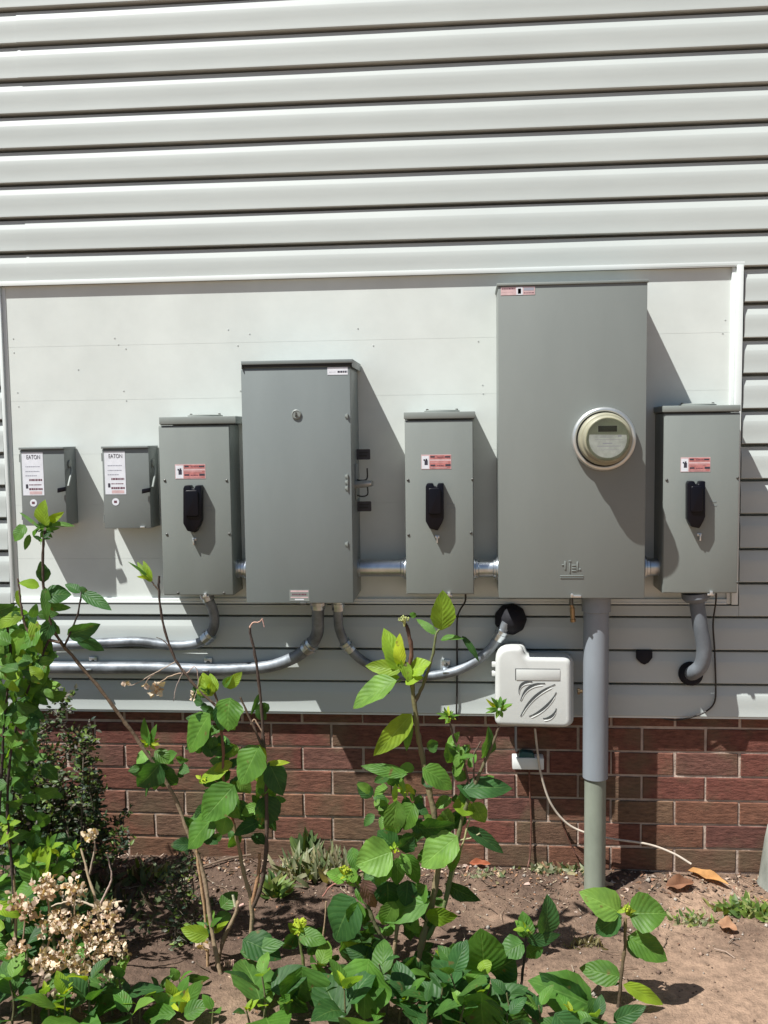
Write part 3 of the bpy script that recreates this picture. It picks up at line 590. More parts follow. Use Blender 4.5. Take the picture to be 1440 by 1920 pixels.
wire('ground_wire', 'dark wire looping down from the farthest right handle box to the brick', [(1343, 1108, -.07), (1342, 1130, -.06), (1337, 1170, -.02), (1340, 1220, -.008), (1342, 1290, -.008), (1339, 1318, -.008), (1322, 1335, -.010), (1292, 1346, -.010), (1262, 1350, .010), (1232, 1344, .02)], .0026, 'wireblk')
wire('ground_wire', 'dark wire hanging straight down from the middle handle box', [(873, 1112, -.06), (872, 1128, -.05), (862, 1145, -.03), (857, 1165, -.012), (857, 1230, -.006), (857, 1290, -.006), (856, 1337, -.006), (858, 1350, .01)], .0028, 'wireblk')
wire('ground_wire', 'brown wire running from the small white junction block down into the soil', [(992, 1436, .012), (993, 1480, .022), (996, 1540, .024), (994, 1600, .015), (990, 1625, .0)], .0028, 'copper')
wire('telephone_cable', 'tan cable drooping from the telephone box behind the riser onto the ground', [(1003, 1366, -.03), (1008, 1410, -.025), (1014, 1450, -.02), (1032, 1505, -.012), (1062, 1543, -.008), (1100, 1562, -.010), (1150, 1573, -.012), (1215, 1583, -.012), (1262, 1600, -.020), (1296, 1620, -.04)], .0034, 'cable', 'cable')
wire('ground_wire', 'thin brown wire leaning at the brick foot, left of the riser', [(1052, 1536, .01), (1064, 1570, .015), (1078, 1598, .01), (1092, 1612, 0)], .0022, 'copper')
gc = thing('ground_clamp', 'small brass clamp hanging under the meter cabinet beside the riser', 'clamp', at(1074, 1165, -.09))
s = MB(); s.tube([at(1071, 1122, -.09), at(1071, 1134, -.09)], [.006, .0065], 10); s.build('connector', 'screw', gc, smooth=True)
s = MB(); s.tube([at(1071, 1133, -.09), at(1073, 1139, -.09), at(1073, 1140, -.09), at(1074, 1160, -.09), at(1074, 1161, -.09), at(1075, 1166, -.09)], [.0055, .0055, .0075, .0065, .0085, .0075], 10); s.build('lug', 'brass', gc, smooth=True, angle=30)
# blank cap on the siding
s = MB(); a = [at(x, y, -.004) for x, y in ((1193, 1219), (1193, 1235), (1201, 1243), (1208, 1246), (1216, 1242), (1223, 1233), (1223, 1219))]
s.prism([(p.x, p.z) for p in a], -.009, .002); tag(s.build('hole_cap', 'blackrub', None, loc=at(1208, 1230, 0), bevel=.0025), 'small black cap covering a hole in the siding, right of the riser', 'cap')
# telephone interface box
NY = -.095
nb = thing('telephone_box', 'light grey plastic telephone box with curved louvres, left of the riser', 'utility box', at(1002, 1360, 0))
def nx(p): q = at(p[0], p[1], NY); return (q.x, q.z)
def rpoly(pts, rad):
    out = []
    n = len(pts)
    for i in range(n):
        a, b, c = Vector(pts[i-1]), Vector(pts[i]), Vector(pts[(i+1) % n]); r = rad[i]
        u = (a-b).normalized(); v = (c-b).normalized(); p0 = b+u*r; p1 = b+v*r
        for k in range(6):
            t = k/5; out.append(tuple((1-t)**2*p0+2*t*(1-t)*b+t*t*p1))
    return out
op = [nx(q) for q in ((928, 1362), (1072, 1366), (1072, 1233), (986, 1232), (979, 1213), (930, 1213))]
poly = rpoly(op, [.022, .026, .026, .012, .014, .045])
s = MB(); s.prism(poly, NY, -.045); nbody = s.build('cover', 'nid', nb, bevel=.0145, seg=5, angle=60)
def grow(pts, g):
    cx = sum(p[0] for p in pts)/len(pts); cz = sum(p[1] for p in pts)/len(pts); return [(cx+(x-cx)*g, cz+(z-cz)*g) for x, z in pts]
s = MB(); s.prism([(x+.009, z-.006) for x, z in grow(poly, 1.02)], -.046, .0); s.build('base', 'nid', nb, bevel=.004, seg=3, angle=50)
# louvres: curved ridges over flat dark bands painted as the shade inside slots
def arc(x0, y0, x1, y1, bend, n=10):
    a = at(x0, y0, NY); b = at(x1, y1, NY); d = b-a; nrm = Vector((-d.z, 0, d.x)); return [a+d*(i/n)+nrm*bend*4*(i/n)*(1-i/n) for i in range(n+1)]
for x0, y0, x1, y1, bd in ((973, 1301, 998, 1278, .28), (976, 1314, 1022, 1281, .20), (976, 1343, 1041, 1283, .10), (992, 1343, 1043, 1298, -.10), (1018, 1347, 1043, 1328, -.20)):
    pts = arc(x0, y0, x1, y1, bd); s = MB(); k = len(pts)
    tan = [(pts[min(i+1, k-1)]-pts[max(i-1, 0)]).normalized() for i in range(k)]
    for i in range(k-1):
        qs = []
        for j, sg in ((i, -1), (i+1, -1), (i+1, 1), (i, 1)):
            wv = .0040*math.sin(math.pi*min(1, max(.12, j/(k-1))) if j < k-1 else .37); t_ = tan[j]; nn = Vector((-t_.z, 0, t_.x)); qs.append(pts[j]+nn*sg*wv+Vector((0, -.0012, 0)))
        s.poly(qs)
    s.build('louvre_slot_shade', 'niddark', nbody)
    s = MB(); s.tube([p+Vector((0, .0012, -.0078)) for p in pts], [.0008]+[.0026]*(k-2)+[.0008], 8); s.build('louvre_ridge', 'nid', nbody, smooth=True)
s = MB(); a = at(966, 1275, NY); b = at(1050, 1254, NY)
for q in ((a.x, b.x, b.z-.0022, b.z), (a.x, a.x+.0022, a.z, b.z-.0025)): s.box(q[0], q[1], NY-.0006, NY+.001, q[2], q[3])
s.build('name_panel', 'niddark', nbody)
s = MB(); s.box(a.x+.003, b.x, NY-.0016, NY+.001, a.z, b.z-.0026); s.build('name_panel', 'nid', nbody, bevel=.0005)
for yy in (1245, 1262):
    s = MB(); p = at(926, yy, -.06); s.box(p.x-.006, p.x+.012, -.068, -.052, p.z-.008, p.z+.006); s.build('hinge', 'nid', nb, bevel=.002)
s = MB(); p = at(1090, 1298, -.06); s.lathe(Vector((p.x-.010, -.05, p.z)), ((.010, 0), (.010, .006), (.006, .007), (.006, .014)), 6, 'x'); s.build('bolt', 'brass', nb)
s = MB(); s.tube([at(967, 1360, -.04), at(967, 1392, -.03), at(968, 1408, -.02)], .0035, 8); s.build('cable_tail', 'pvc', nb, smooth=True)
# small white junction block on the brick
jb = thing('junction_block', 'small white junction block on the brick under the telephone box', 'utility box', at(990, 1444, .02))
s = MB(); a = at(961, 1443, -.012); b = at(1020, 1422, -.012); s.box(a.x, b.x, -.012, BRY, a.z, b.z); s.build('body', 'white', jb, bevel=.003)
s = MB(); a = at(972, 1421, -.005); b = at(1003, 1409, -.005); s.prism([(a.x, a.z), (b.x, a.z), (b.x-.006, b.z-.004), (a.x+.012, b.z), (a.x+.004, b.z-.005)], -.008, .02); s.build('clip', 'teal', jb, bevel=.002)
# weathered post at the right edge
pp = gpt(1446, 1668); s = MB(); s.tube([pp+Vector((.018, .03, z)) for z in (-.05, 0, .02, .07, .14, .185, .19)], [.052, .050, .045, .038, .030, .022, .008], 20, jitter=.05)
tag(s.build('post', 'post', None, loc=pp, smooth=True, angle=60), 'short weathered grey stub post at the right edge of the picture beside the brick wall', 'post')
# ------------------------------------------------------------------ plants
def js(c, k=.16): q = R.uniform(1-k, 1+k); return (c[0]*q*R.uniform(.93, 1.07), c[1]*q, c[2]*q*R.uniform(.9, 1.1))
TN = {'y': (.22, .36, .03), 'm': (.085, .205, .032), 'd': (.040, .115, .032), 'l': (.145, .29, .05), 'b': (.34, .43, .03), 'r': (.26, .14, .13), 'g': (.060, .150, .034),
      'p': (.62, .51, .41), 'q': (.38, .27, .19)}
SUN = Vector((-SX, -SY, -SZ)).normalized()
def leaf(mb, a, b, wid, nrm, tone, fold=.18, droop=.12, ser=.035, n=9, wave=.05):
    """ovate serrated leaf from a (base) to b (tip)"""
    a = Vector(a); b = Vector(b); d = b-a; L = d.length
    if L < 1e-5: return
    t = d/L; s = t.cross(nrm); s = s.normalized() if s.length > 1e-4 else t.orthogonal().normalized(); up = s.cross(t).normalized()
    mb.tone = tone; base = len(mb.v); cols = (-1, -.5, 0, .5, 1); ph = R.uniform(0, 6)
    for i in range(n+1):
        v = i/n; prof = (math.sin(math.pi*min(1, v**.78))**.75)*(1-.12*v) if 0 < i < n else .0
        hw = wid*.5*prof
        for u in cols:
            e = 1+(ser if (i % 2 and abs(u) == 1) else 0)*1.6
            off = up*(fold*abs(u)*hw-droop*L*(v*v)*.9+wave*hw*math.sin(v*11+ph+u*2)*abs(u)+.04*L*math.sin(math.pi*v))
            jag = t*((-ser*.5*L/n) if (i % 2 and abs(u) == 1) else 0)
            mb.v.append(tuple(a+t*(v*L)+s*(u*hw*e)+off+jag))
    for i in range(n):
        for j in range(4):
            q = base+i*5+j
            uv = [((cols[j]+1)/2, i/n), ((cols[j+1]+1)/2, i/n), ((cols[j+1]+1)/2, (i+1)/n), ((cols[j]+1)/2, (i+1)/n)]
            mb.face((q, q+1, q+6, q+5), uv)
VIEWN = Vector((0, -1, .25))
def nrm_for(kind):
    if kind in ('d', 'g'): base = R.choice([Vector((.55, -.8, .05)), Vector((.2, -.95, -.25)), Vector((-.3, -.7, .65)), Vector((.5, -.6, .6))])
    elif kind in ('y', 'b'): base = R.choice([Vector((-.2, -.7, .7)), Vector((.3, -.8, .1)), Vector((-.4, -.8, .3))])
    else: base = Vector((R.uniform(-.45, .3), -.75, R.uniform(.35, .9)))
    return (base+Vector((R.uniform(-.2, .2), R.uniform(-.15, .15), R.uniform(-.2, .2)))).normalized()
class Plant:
    def __init__(s, name, lab, cat, px, py, Y, group=None):
        p = at(px, py, Y); s.root = thing(name, lab, cat, (p.x, p.y, gh(p.x, p.y)), group); s.Y = Y; s.lf = MB(); s.stn = 0; s.buds = MB()
    def stem(s, pts, r0, r1, tone=(.17, .12, .075), tone2=None, ground=False):
        """pts (px,py[,dY]); r in photo px at that depth"""
        P = [at(p[0], p[1], s.Y+(p[2] if len(p) > 2 else 0)) for p in pts]
        if ground:
            q = P[0].copy(); q.z = gh(q.x, q.y)-.02
            if P[0].z > q.z+.01: P = [q]+P
        path = smoothpath(P, 5) if len(P) > 2 else P; k = len(path); sc = .00125
        path = [p+Vector((R.uniform(-1, 1), R.uniform(-1, 1), R.uniform(-1, 1)))*.0009 for p in path]
        rad = [(r0+(r1-r0)*i/(k-1))*sc*(1+.15*math.sin(i*2.1)) for i in range(k)]
        m = MB(); m.tone = js(tone, .1); m.tube(path, rad, 8, jitter=.06)
        if tone2:
            for i in range(len(m.t)):
                f = min(1, i/8/max(1, k-1)); m.t[i] = tuple(a+(b-a)*f for a, b in zip(tone, tone2))
        m.build('stem', 'stem', s.root, smooth=True, tone=True, angle=80, fixn=False); s.stn += 1
        return path
    def leaf(s, x0, y0, x1, y1, w, kind='m', dY=0, tilt=None, nrm=None, droop=None):
        for _ in range(30):
            a = at(x0, y0, s.Y+dY); b = at(x1, y1, s.Y+dY)
            if min(a.z-gh(a.x, a.y, False), b.z-gh(b.x, b.y, False)) > .012: break
            dY -= .03
        tl = tilt if tilt is not None else R.uniform(-.025, .03)
        b = at(x1, y1, s.Y+dY+tl); sc = (s.Y+dY+DIST)/FPX
        n = nrm or nrm_for(kind)
        # real width so that the blade covers w photo px from here
        d = (b-a).normalized(); sd = d.cross(n); sd = sd.normalized() if sd.length > 1e-4 else d.orthogonal()
        vd = (a-CP).normalized(); vis = (sd-vd*sd.dot(vd)).length; vis = max(.45, vis)
        leaf(s.lf, a, b, w*sc/vis, n, js(TN[kind]), fold=R.uniform(-.05, .42), droop=droop if droop is not None else R.uniform(-.05, .24), wave=R.uniform(.04, .18))
    def leaves(s, rows):
        for r in rows: s.leaf(*r)
    def rosette(s, x, y, n, L, w, kinds='yb', dY=0, spread=1.0):
        """whorl of young leaves at a shoot tip"""
        for i in range(n):
            a = 2*math.pi*i/n+R.uniform(-.4, .4); k = R.uniform(.45, 1)
            s.leaf(x+math.cos(a)*L*.08, y-math.sin(a)*L*.08, x+math.cos(a)*L*k*spread, y-math.sin(a)*L*k*.8-L*.15, w*R.uniform(.6, 1)*k, R.choice(kinds), dY+R.uniform(-.02, .02), R.uniform(-.03, .03))
    def bud(s, x, y, r, n=26, tone=(.42, .50, .05), dY=-.01):
        sc = (s.Y+DIST)/FPX; c = at(x, y, s.Y+dY); s.buds = MB(); c0 = len(s.buds.f); s.buds.tone = js(tone, .2); s.buds.tube([c-Vector((0, 0, r*sc)), c+Vector((0, 0, r*sc*.4))], [r*sc*.15, r*sc*.4], 7)
        for i in range(n):
            v = Vector((R.gauss(0, 1), R.gauss(0, 1), abs(R.gauss(0, 1)))).normalized(); p = c+v*r*sc*R.uniform(.35, 1); q = r*sc*R.uniform(.12, .24)
            s.buds.tone = js(tone, .25); b = len(s.buds.v)
            for dx, dy, dz in ((1, 0, 0), (0, 1, 0), (-1, 0, 0), (0, -1, 0), (0, 0, 1.2), (0, 0, -1)): s.buds.v.append((p.x+dx*q, p.y+dy*q, p.z+dz*q))
            for f in ((0, 1, 4), (1, 2, 4), (2, 3, 4), (3, 0, 4), (1, 0, 5), (2, 1, 5), (3, 2, 5), (0, 3, 5)): s.buds.face([b+j for j in f])
        s.buds.build('flower_bud', 'smallleaf', s.root, tone=True)
    def dryhead(s, x, y, rx, ry, n, kinds='ppq', dY=0, size=13):
        """papery old flower head: many curled petals round a point"""
        sc = (s.Y+dY+DIST)/FPX
        s.dry = MB()
        for i in range(int(n*1.45)):
            px, py = x+max(-.8, min(.8, R.gauss(0, .42)))*rx, y+max(-.8, min(.8, R.gauss(0, .42)))*ry; a = R.uniform(0, 6.28); L = size*R.uniform(.5, 1.2)
            p = at(px, py, s.Y+dY+R.uniform(-.03, .03)); d = Vector((math.cos(a), R.uniform(-.6, .6), math.sin(a))).normalized()*L*sc
            n_ = Vector((R.uniform(-1, 1), -R.uniform(.1, 1), R.uniform(-.4, 1))).normalized()
            leaf(s.dry, p, p+d, L*sc*R.uniform(.6, 1.1), n_, js(TN[R.choice(kinds)], .25), fold=R.uniform(-.5, .7), droop=R.uniform(-.5, .6), ser=.06, n=4, wave=.5)
        s.dry.build('dry_flower_head', 'drypetal', s.root, smooth=True, tone=True, angle=80, fixn=False)
    def fill(s, x0, y0, x1, y1, n, L, kinds, dY=(-.1, .12), wr=.62, centre=None):
        for i in range(n):
            x = R.uniform(x0, x1); y = R.uniform(y0, y1); a = R.uniform(0, 6.28) if centre is None else math.atan2(centre[1]-y, x-centre[0])+R.gauss(0, .7)
            l = L*R.uniform(.55, 1.15)
            s.leaf(x, y, x+math.cos(a)*l, y-math.sin(a)*l*.8+l*.1, l*wr*R.uniform(.8, 1.15), R.choice(kinds), R.uniform(*dY))
    def shoot(s, x, y, dY=0, L=.085, nodes=5, lean=None, kinds='mdg', bare=.0):
        """upright shoot rooted in the soil: opposite leaf pairs, a young whorl on top at pixel (x,y)"""
        top = at(x, y, s.Y+dY); g0 = gh(top.x, top.y, False)
        for _ in range(30):
            if top.z > g0+.045: break
            dY -= .03; top = at(x, y, s.Y+dY); g0 = gh(top.x, top.y, False)
        ln = lean or (R.gauss(0, .12), R.gauss(0, .10)); H = top.z-g0
        foot = Vector((top.x+ln[0]*H, top.y+ln[1]*H, g0-.015)); mid = (top+foot)/2+Vector((R.gauss(0, .05)*H, R.gauss(0, .05)*H, 0))
        path = smoothpath([foot, mid, top], 6); k = len(path); st = MB(); st.tone = js((.11, .11, .05), .2)
        st.tube(path, [.0036-.0018*i/(k-1) for i in range(k)], 7, jitter=.06); st.build('stem', 'stem', s.root, smooth=True, tone=True, angle=80, fixn=False)
        az = R.uniform(0, 6.28)
        for q in range(nodes):
            d = .006+.040*q*(.8+.1*q)
            if d > H*(1-bare)-.02: break
            f = 1-d/H; p = path[min(k-1, int(f*(k-1)))].lerp(path[min(k-1, int(f*(k-1))+1)], f*(k-1)-int(f*(k-1)))
            ll = L*min(1, .5+.25*q)*R.uniform(.8, 1.2)
            for sg in (0, math.pi):
                if R.random() < .06: continue
                a = az+sg+R.gauss(0, .22); el = .75-.2*q+R.gauss(0, .18); dr = Vector((math.cos(a)*math.cos(el), math.sin(a)*math.cos(el), math.sin(el)))
                pet = p+dr*ll*.16; st2 = MB(); 
                n_ = (Vector((0, 0, 1))-dr*dr.z+Vector((R.gauss(0, .22), R.gauss(0, .22)-.12, 0))).normalized()
                tn = js(TN[('y' if R.random() < .12 else R.choice('lmd')) if q == 0 else R.choice(kinds)])
                leaf(s.lf, p, pet, ll*.05, n_, tn, ser=0, n=2, droop=0, wave=0)
                leaf(s.lf, pet, pet+dr*ll, ll*R.uniform(.58, .74), n_, tn, fold=R.uniform(.02, .35), droop=R.uniform(.02, .34), wave=R.uniform(.03, .12))
            az += math.pi/2+R.gauss(0, .15)
        for i in range(R.choice((0, 0, 0, 3))):
            a = R.uniform(0, 6.28); dr = Vector((math.cos(a)*.6, math.sin(a)*.6, R.uniform(.6, 1.2))).normalized(); leaf(s.lf, top, top+dr*L*R.uniform(.2, .36), L*.13, Vector((-dr.x, -dr.y, .4)), js(TN[R.choice('yb')]), fold=.5)
        return path
    def shoots(s, rows, **k):
        for r in rows: s.shoot(*r, **k)
    def finish(s, foliage='foliage', m='leaf'):
        if s.lf.f: s.lf.build(foliage, m, s.root, smooth=True, tone=True, angle=80, fixn=False)
        return s.root
BRN = (.10, .07, .05); DRK = (.045, .033, .028); TANS = (.30, .22, .14); GRN = (.13, .17, .06)
GP = 'hydrangea bushes in front of the wall'
# ---- A: tall left shoot
A = Plant('hydrangea_bush', 'bush at the left edge whose tallest shoot reaches over the leftmost switch box', 'bush', 60, 1880, -.62, GP)
A.stem([(430, 1900, .05), (400, 1760, .08), (382, 1640, .1), (352, 1560, .1), (325, 1490, .1), (262, 1392, .08), (220, 1335, .06), (170, 1270, .04), (115, 1205, .02), (96, 1170), (82, 1110), (80, 1040), (84, 995)], 4.8, 2.6, TANS, DRK, True)
A.stem([(120, 1212, .02), (128, 1195), (146, 1150), (153, 1108)], 2.6, 1.6, DRK)
A.stem([(112, 1205), (60, 1190), (45, 1165), (38, 1120), (34, 1085)], 3, 1.8, BRN)
A.stem([(30, 1900), (28, 1700), (14, 1520), (22, 1400), (50, 1300), (75, 1240), (96, 1190)], 3.2, 2.4, DRK, DRK, True)
A.stem([(-20, 1900), (0, 1500), (10, 1330), (20, 1230), (8, 1150)], 3.2, 2.4, DRK, DRK, True)
A.leaves([(86, 986, 80, 938, 30, 'y'), (92, 978, 116, 962, 17, 'y'), (92, 984, 140, 984, 11, 'm'), (80, 985, 60, 1002, 18, 'd'), (72, 988, 34, 957, 7, 'm'), (47, 984, 28, 1016, 24, 'm'), (56, 1002, 46, 1032, 13, 'g'),
  (83, 1092, 76, 1052, 27, 'd'), (74, 1100, 36, 1090, 20, 'y'), (36, 1106, 34, 1150, 17, 'y'), (84, 1118, 134, 1112, 38, 'd'), (86, 1134, 134, 1142, 18, 'g'), (150, 1112, 122, 1092, 20, 'd'), (153, 1112, 210, 1146, 27, 'd'), (150, 1100, 168, 1118, 12, 'd'),
  (126, 1190, 188, 1172, 36, 'd'), (143, 1196, 196, 1220, 26, 'd'), (45, 1150, -12, 1178, 26, 'y'), (42, 1178, 12, 1248, 32, 'l'), (78, 1172, 38, 1218, 38, 'm'), (62, 1160, 76, 1228, 26, 'y'), (98, 1160, 80, 1205, 30, 'd'), (10, 1168, -6, 1232, 42, 'm'),
  (92, 1240, 44, 1308, 42, 'm'), (52, 1236, 8, 1268, 32, 'l'), (40, 1262, 12, 1296, 26, 'm'), (80, 1180, 96, 1232, 26, 'd'), (70, 1236, 86, 1262, 24, 'm'), (30, 1218, 60, 1250, 26, 'y'), (84, 1100, 88, 1168, 20, 'm'), (92, 1172, 112, 1190, 22, 'g')])
A.rosette(84, 992, 12, 30, 14, 'dgg'); A.rosette(80, 1010, 7, 22, 11, 'dm')
A.fill(-30, 1140, 84, 1310, 74, 44, 'mdlyg', (-.08, .12)); A.fill(-30, 1400, 90, 1640, 60, 40, 'dgmdg', (.02, .22)); A.fill(-30, 1290, 76, 1420, 60, 38, 'dgml', (-.05, .15)); A.fill(-40, 1390, 34, 1560, 46, 36, 'dgg', (-.02, .2)); A.fill(-30, 1240, 100, 1330, 30, 40, 'mdgl', (-.04, .1))
A.leaves([(80, 1650, 95, 1580, 34, 'y'), (70, 1660, 40, 1600, 34, 'm'), (80, 1655, 18, 1680, 34, 'm'), (96, 1640, 140, 1610, 24, 'm'), (10, 1560, 22, 1530, 26, 'y'), (0, 1580, 30, 1560, 24, 'y')])
A.rosette(92, 1590, 9, 34, 16, 'ymb'); A.rosette(15, 1545, 7, 28, 16, 'ym'); A.rosette(140, 1595, 8, 24, 12, 'mby'); A.rosette(60, 1620, 8, 46, 26, 'ymm')
A.stem([(130, 1900), (100, 1760), (92, 1660), (92, 1600)], 4, 2.5, GRN, None, True)
A.stem([(20, 1900), (30, 1720), (15, 1560)], 4, 2.5, TANS, None, True)
A.fill(-30, 1690, 60, 1800, 16, 50, 'dmgy', (-.05, .2))
# bottom left mass and dried heads
A.fill(-30, 1560, 150, 1780, 40, 42, 'dgmg', (.04, .24))
for i in range(14): A.shoot(-20+i*20+R.uniform(-9, 9), R.uniform(1835, 1900), R.uniform(-.24, -.08), R.uniform(.09, .13), 3, None, 'dmgdd')
for i in range(10): A.shoot(-10+i*17, R.uniform(1590, 1740), R.uniform(.02, .2), R.uniform(.06, .09), 6, None, 'dmgd')
A.stem([(180, 1905, -.05), (160, 1850, -.05), (120, 1800, -.03), (80, 1770)], 5.5, 3, TANS, None, True)
A.stem([(170, 1905, -.05), (145, 1800, -.05), (105, 1720, -.05)], 4, 2, GRN, None, True)
A.stem([(178, 1700), (150, 1690), (120, 1692), (95, 1700)], 2.5, 1.5, (.45, .36, .25)); A.stem([(180, 1705), (215, 1692), (230, 1690)], 2.8, 1.6, (.45, .36, .25))
A.stem([(200, 1905, -.1), (190, 1790, -.1), (182, 1700, -.1), (165, 1640, -.08), (152, 1590, -.06)], 4, 2, TANS, None, True); A.stem([(60, 1900, -.12), (80, 1810, -.12), (95, 1740, -.12), (85, 1665, -.12)], 2.6, 1.4, TANS, None, True); A.stem([(150, 1900, -.12), (140, 1800, -.12), (140, 1670, -.12)], 2.4, 1.4, TANS, None, True); A.stem([(240, 1900, -.12), (215, 1800, -.12), (205, 1720, -.12)], 2.4, 1.4, TANS, None, True); A.stem([(20, 1900, -.12), (40, 1790, -.12), (48, 1700, -.12)], 2.2, 1.2, TANS, None, True); A.stem([(185, 1700), (205, 1660), (209, 1640), (200, 1600)], 2.5, 1.2, (.40, .30, .24)); A.stem([(168, 1640), (178, 1585), (173, 1560)], 2.0, 1.2, (.40, .30, .24))
for x, y, rx, ry, n in ((85, 1665, 28, 28, 66), (138, 1668, 28, 28, 46), (105, 1735, 38, 30, 72), (150, 1735, 34, 28, 56), (200, 1715, 34, 34, 60), (185, 1775, 38, 36, 84), (125, 1780, 22, 24, 40), (90, 1805, 38, 28, 80), (150, 1812, 30, 18, 36), (220, 1775, 30, 32, 44), (50, 1700, 20, 30, 34), (25, 1690, 24, 24, 24), (35, 1780, 26, 20, 26), (190, 1840, 34, 20, 34), (120, 1860, 30, 16, 20)): A.dryhead(x, y, rx, ry, n, 'ppqp' if x > 60 else 'qqp', -.14, size=R.uniform(10, 14))
A.dryhead(174, 1565, 15, 7, 22, 'p')
A.finish()
# ---- B: middle left
B = Plant('hydrangea_bush', 'bush with big rounded leaves below the leftmost tall box with a black handle', 'bush', 470, 1900, -.52, GP)
B.stem([(460, 1900), (468, 1800), (472, 1700), (458, 1640), (448, 1590), (438, 1545)], 5.6, 3.4, TANS, (.24, .19, .10), True)
B.stem([(474, 1700), (490, 1660), (499, 1590), (500, 1500), (496, 1420), (490, 1330), (480, 1240), (470, 1192), (468, 1176)], 5, 2.2, BRN, DRK)
B.stem([(472, 1695), (484, 1640), (487, 1600)], 4.5, 3, (.30, .17, .10))
B.stem([(468, 1178), (474, 1168), (486, 1166), (492, 1160)], 1.8, 1.0, (.42, .27, .22)); B.stem([(492, 1160), (495, 1176)], 1.2, 1.0, (.42, .27, .22))
B.stem([(492, 1400), (470, 1350), (451, 1308)], 3, 2, BRN); B.stem([(496, 1380), (478, 1350), (470, 1358)], 1.8, 1.0, TANS)
B.stem([(438, 1550), (420, 1470), (418, 1400), (410, 1330), (400, 1290)], 4, 2.2, (.24, .10, .06), BRN)
B.stem([(412, 1330), (370, 1290), (345, 1260), (325, 1228), (306, 1170), (298, 1110), (299, 1080)], 3.0, 2.4, BRN, DRK); B.stem([(299, 1108), (290, 1098), (284, 1090)], 1.8, 1.4, BRN); B.stem([(320, 1215), (305, 1200), (293, 1195)], 1.2, .8, BRN)
B.stem([(392, 1860), (385, 1720), (372, 1620), (366, 1585)], 3.8, 3, (.40, .26, .15), None, True)
B.stem([(395, 1900), (405, 1820), (420, 1760), (442, 1712), (446, 1690)], 5, 3.5, BRN, TANS, True); B.stem([(442, 1700), (436, 1678)], 3.5, 2.5, (.50, .50, .36)); B.stem([(446, 1700), (458, 1695)], 3, 2.2, (.45, .30, .26))
B.leaves([(286, 1092, 254, 1052, 14, 'y'), (284, 1088, 268, 1050, 14, 'y'), (282, 1086, 240, 1052, 6, 'm'), (284, 1082, 256, 1082, 8, 'b'), (284, 1090, 276, 1066, 10, 'y'),
  (398, 1305, 378, 1262, 36, 'y'), (402, 1300, 394, 1262, 24, 'y'), (392, 1305, 374, 1290, 20, 'g'), (424, 1290, 454, 1260, 24, 'y'), (420, 1288, 434, 1268, 16, 'm'), (410, 1320, 418, 1372, 30, 'd'),
  (432, 1308, 424, 1372, 54, 'm', -.03), (394, 1338, 352, 1412, 54, 'm', -.02), (398, 1350, 412, 1330, 26, 'd'), (396, 1352, 366, 1340, 22, 'd'), (398, 1420, 384, 1376, 32, 'd'), (402, 1380, 396, 1410, 20, 'g'),
  (278, 1400, 272, 1345, 18, 'm'), (282, 1398, 292, 1358, 13, 'm'), (280, 1408, 254, 1430, 24, 'l'), (290, 1408, 326, 1432, 28, 'm'), (300, 1432, 258, 1478, 52, 'd', -.02), (296, 1436, 330, 1478, 46, 'd'), (290, 1420, 292, 1484, 40, 'g'), (316, 1424, 332, 1412, 24, 'm'), (262, 1440, 240, 1446, 14, 'g'), (336, 1440, 356, 1448, 22, 'g'),
  (486, 1398, 452, 1472, 62, 'm', -.03), (490, 1402, 480, 1470, 26, 'l'), (484, 1396, 498, 1432, 20, 'b'), (504, 1430, 532, 1492, 48, 'd'), (500, 1432, 544, 1430, 12, 'b'), (430, 1436, 368, 1466, 30, 'y'), (436, 1430, 400, 1446, 22, 'b'), (440, 1472, 380, 1540, 68, 'm', -.04), (432, 1470, 440, 1534, 50, 'm'), (404, 1528, 352, 1592, 52, 'm', -.04),
  (424, 1530, 416, 1566, 38, 'l', -.04), (498, 1490, 502, 1556, 54, 'd', .02), (486, 1540, 438, 1566, 28, 'd'), (444, 1500, 470, 1540, 30, 'd'), (500, 1450, 480, 1500, 24, 'l'), (430, 1440, 446, 1418, 20, 'd'), (396, 1410, 440, 1400, 20, 'd'),
  (455, 1762, 528, 1792, 58, 'd', -.06), (450, 1785, 534, 1768, 40, 'g', -.06), (392, 1755, 338, 1742, 34, 'y', -.05), (400, 1748, 426, 1728, 14, 'y'), (414, 1702, 446, 1672, 34, 'm'), (432, 1712, 404, 1724, 26, 'd'), (390, 1742, 400, 1706, 24, 'l'), (486, 1300, 470, 1340, 10, 'd'), (504, 1320, 476, 1340, 24, 'g'), (480, 1330, 500, 1350, 22, 'g')])
B.rosette(282, 1394, 9, 24, 9, 'yby'); B.rosette(388, 1292, 6, 18, 10, 'yy'); B.rosette(392, 1738, 8, 28, 14, 'ymd'); B.rosette(378, 1460, 6, 16, 10, 'yb')
B.dryhead(292, 1292, 9, 12, 14, 'pq', size=12); B.stem([(340, 1262), (318, 1268), (300, 1280), (292, 1290)], 1.2, .8, (.4, .3, .22)); B.stem([(330, 1240), (290, 1262), (255, 1282), (240, 1286)], 1.0, .7, (.4, .3, .22)); B.stem([(290, 1262), (276, 1276), (270, 1286)], .9, .6, (.4, .3, .22)); B.stem([(350, 1262), (366, 1250), (372, 1280), (364, 1310)], 1.0, .7, (.42, .32, .26)); B.stem([(345, 1256), (330, 1290), (326, 1315)], .9, .6, (.4, .3, .24))
B.dryhead(240, 1284, 5, 4, 4, 'p', size=9); B.dryhead(272, 1284, 6, 4, 5, 'p', size=9); B.dryhead(362, 1305, 6, 10, 5, 'p', size=8)
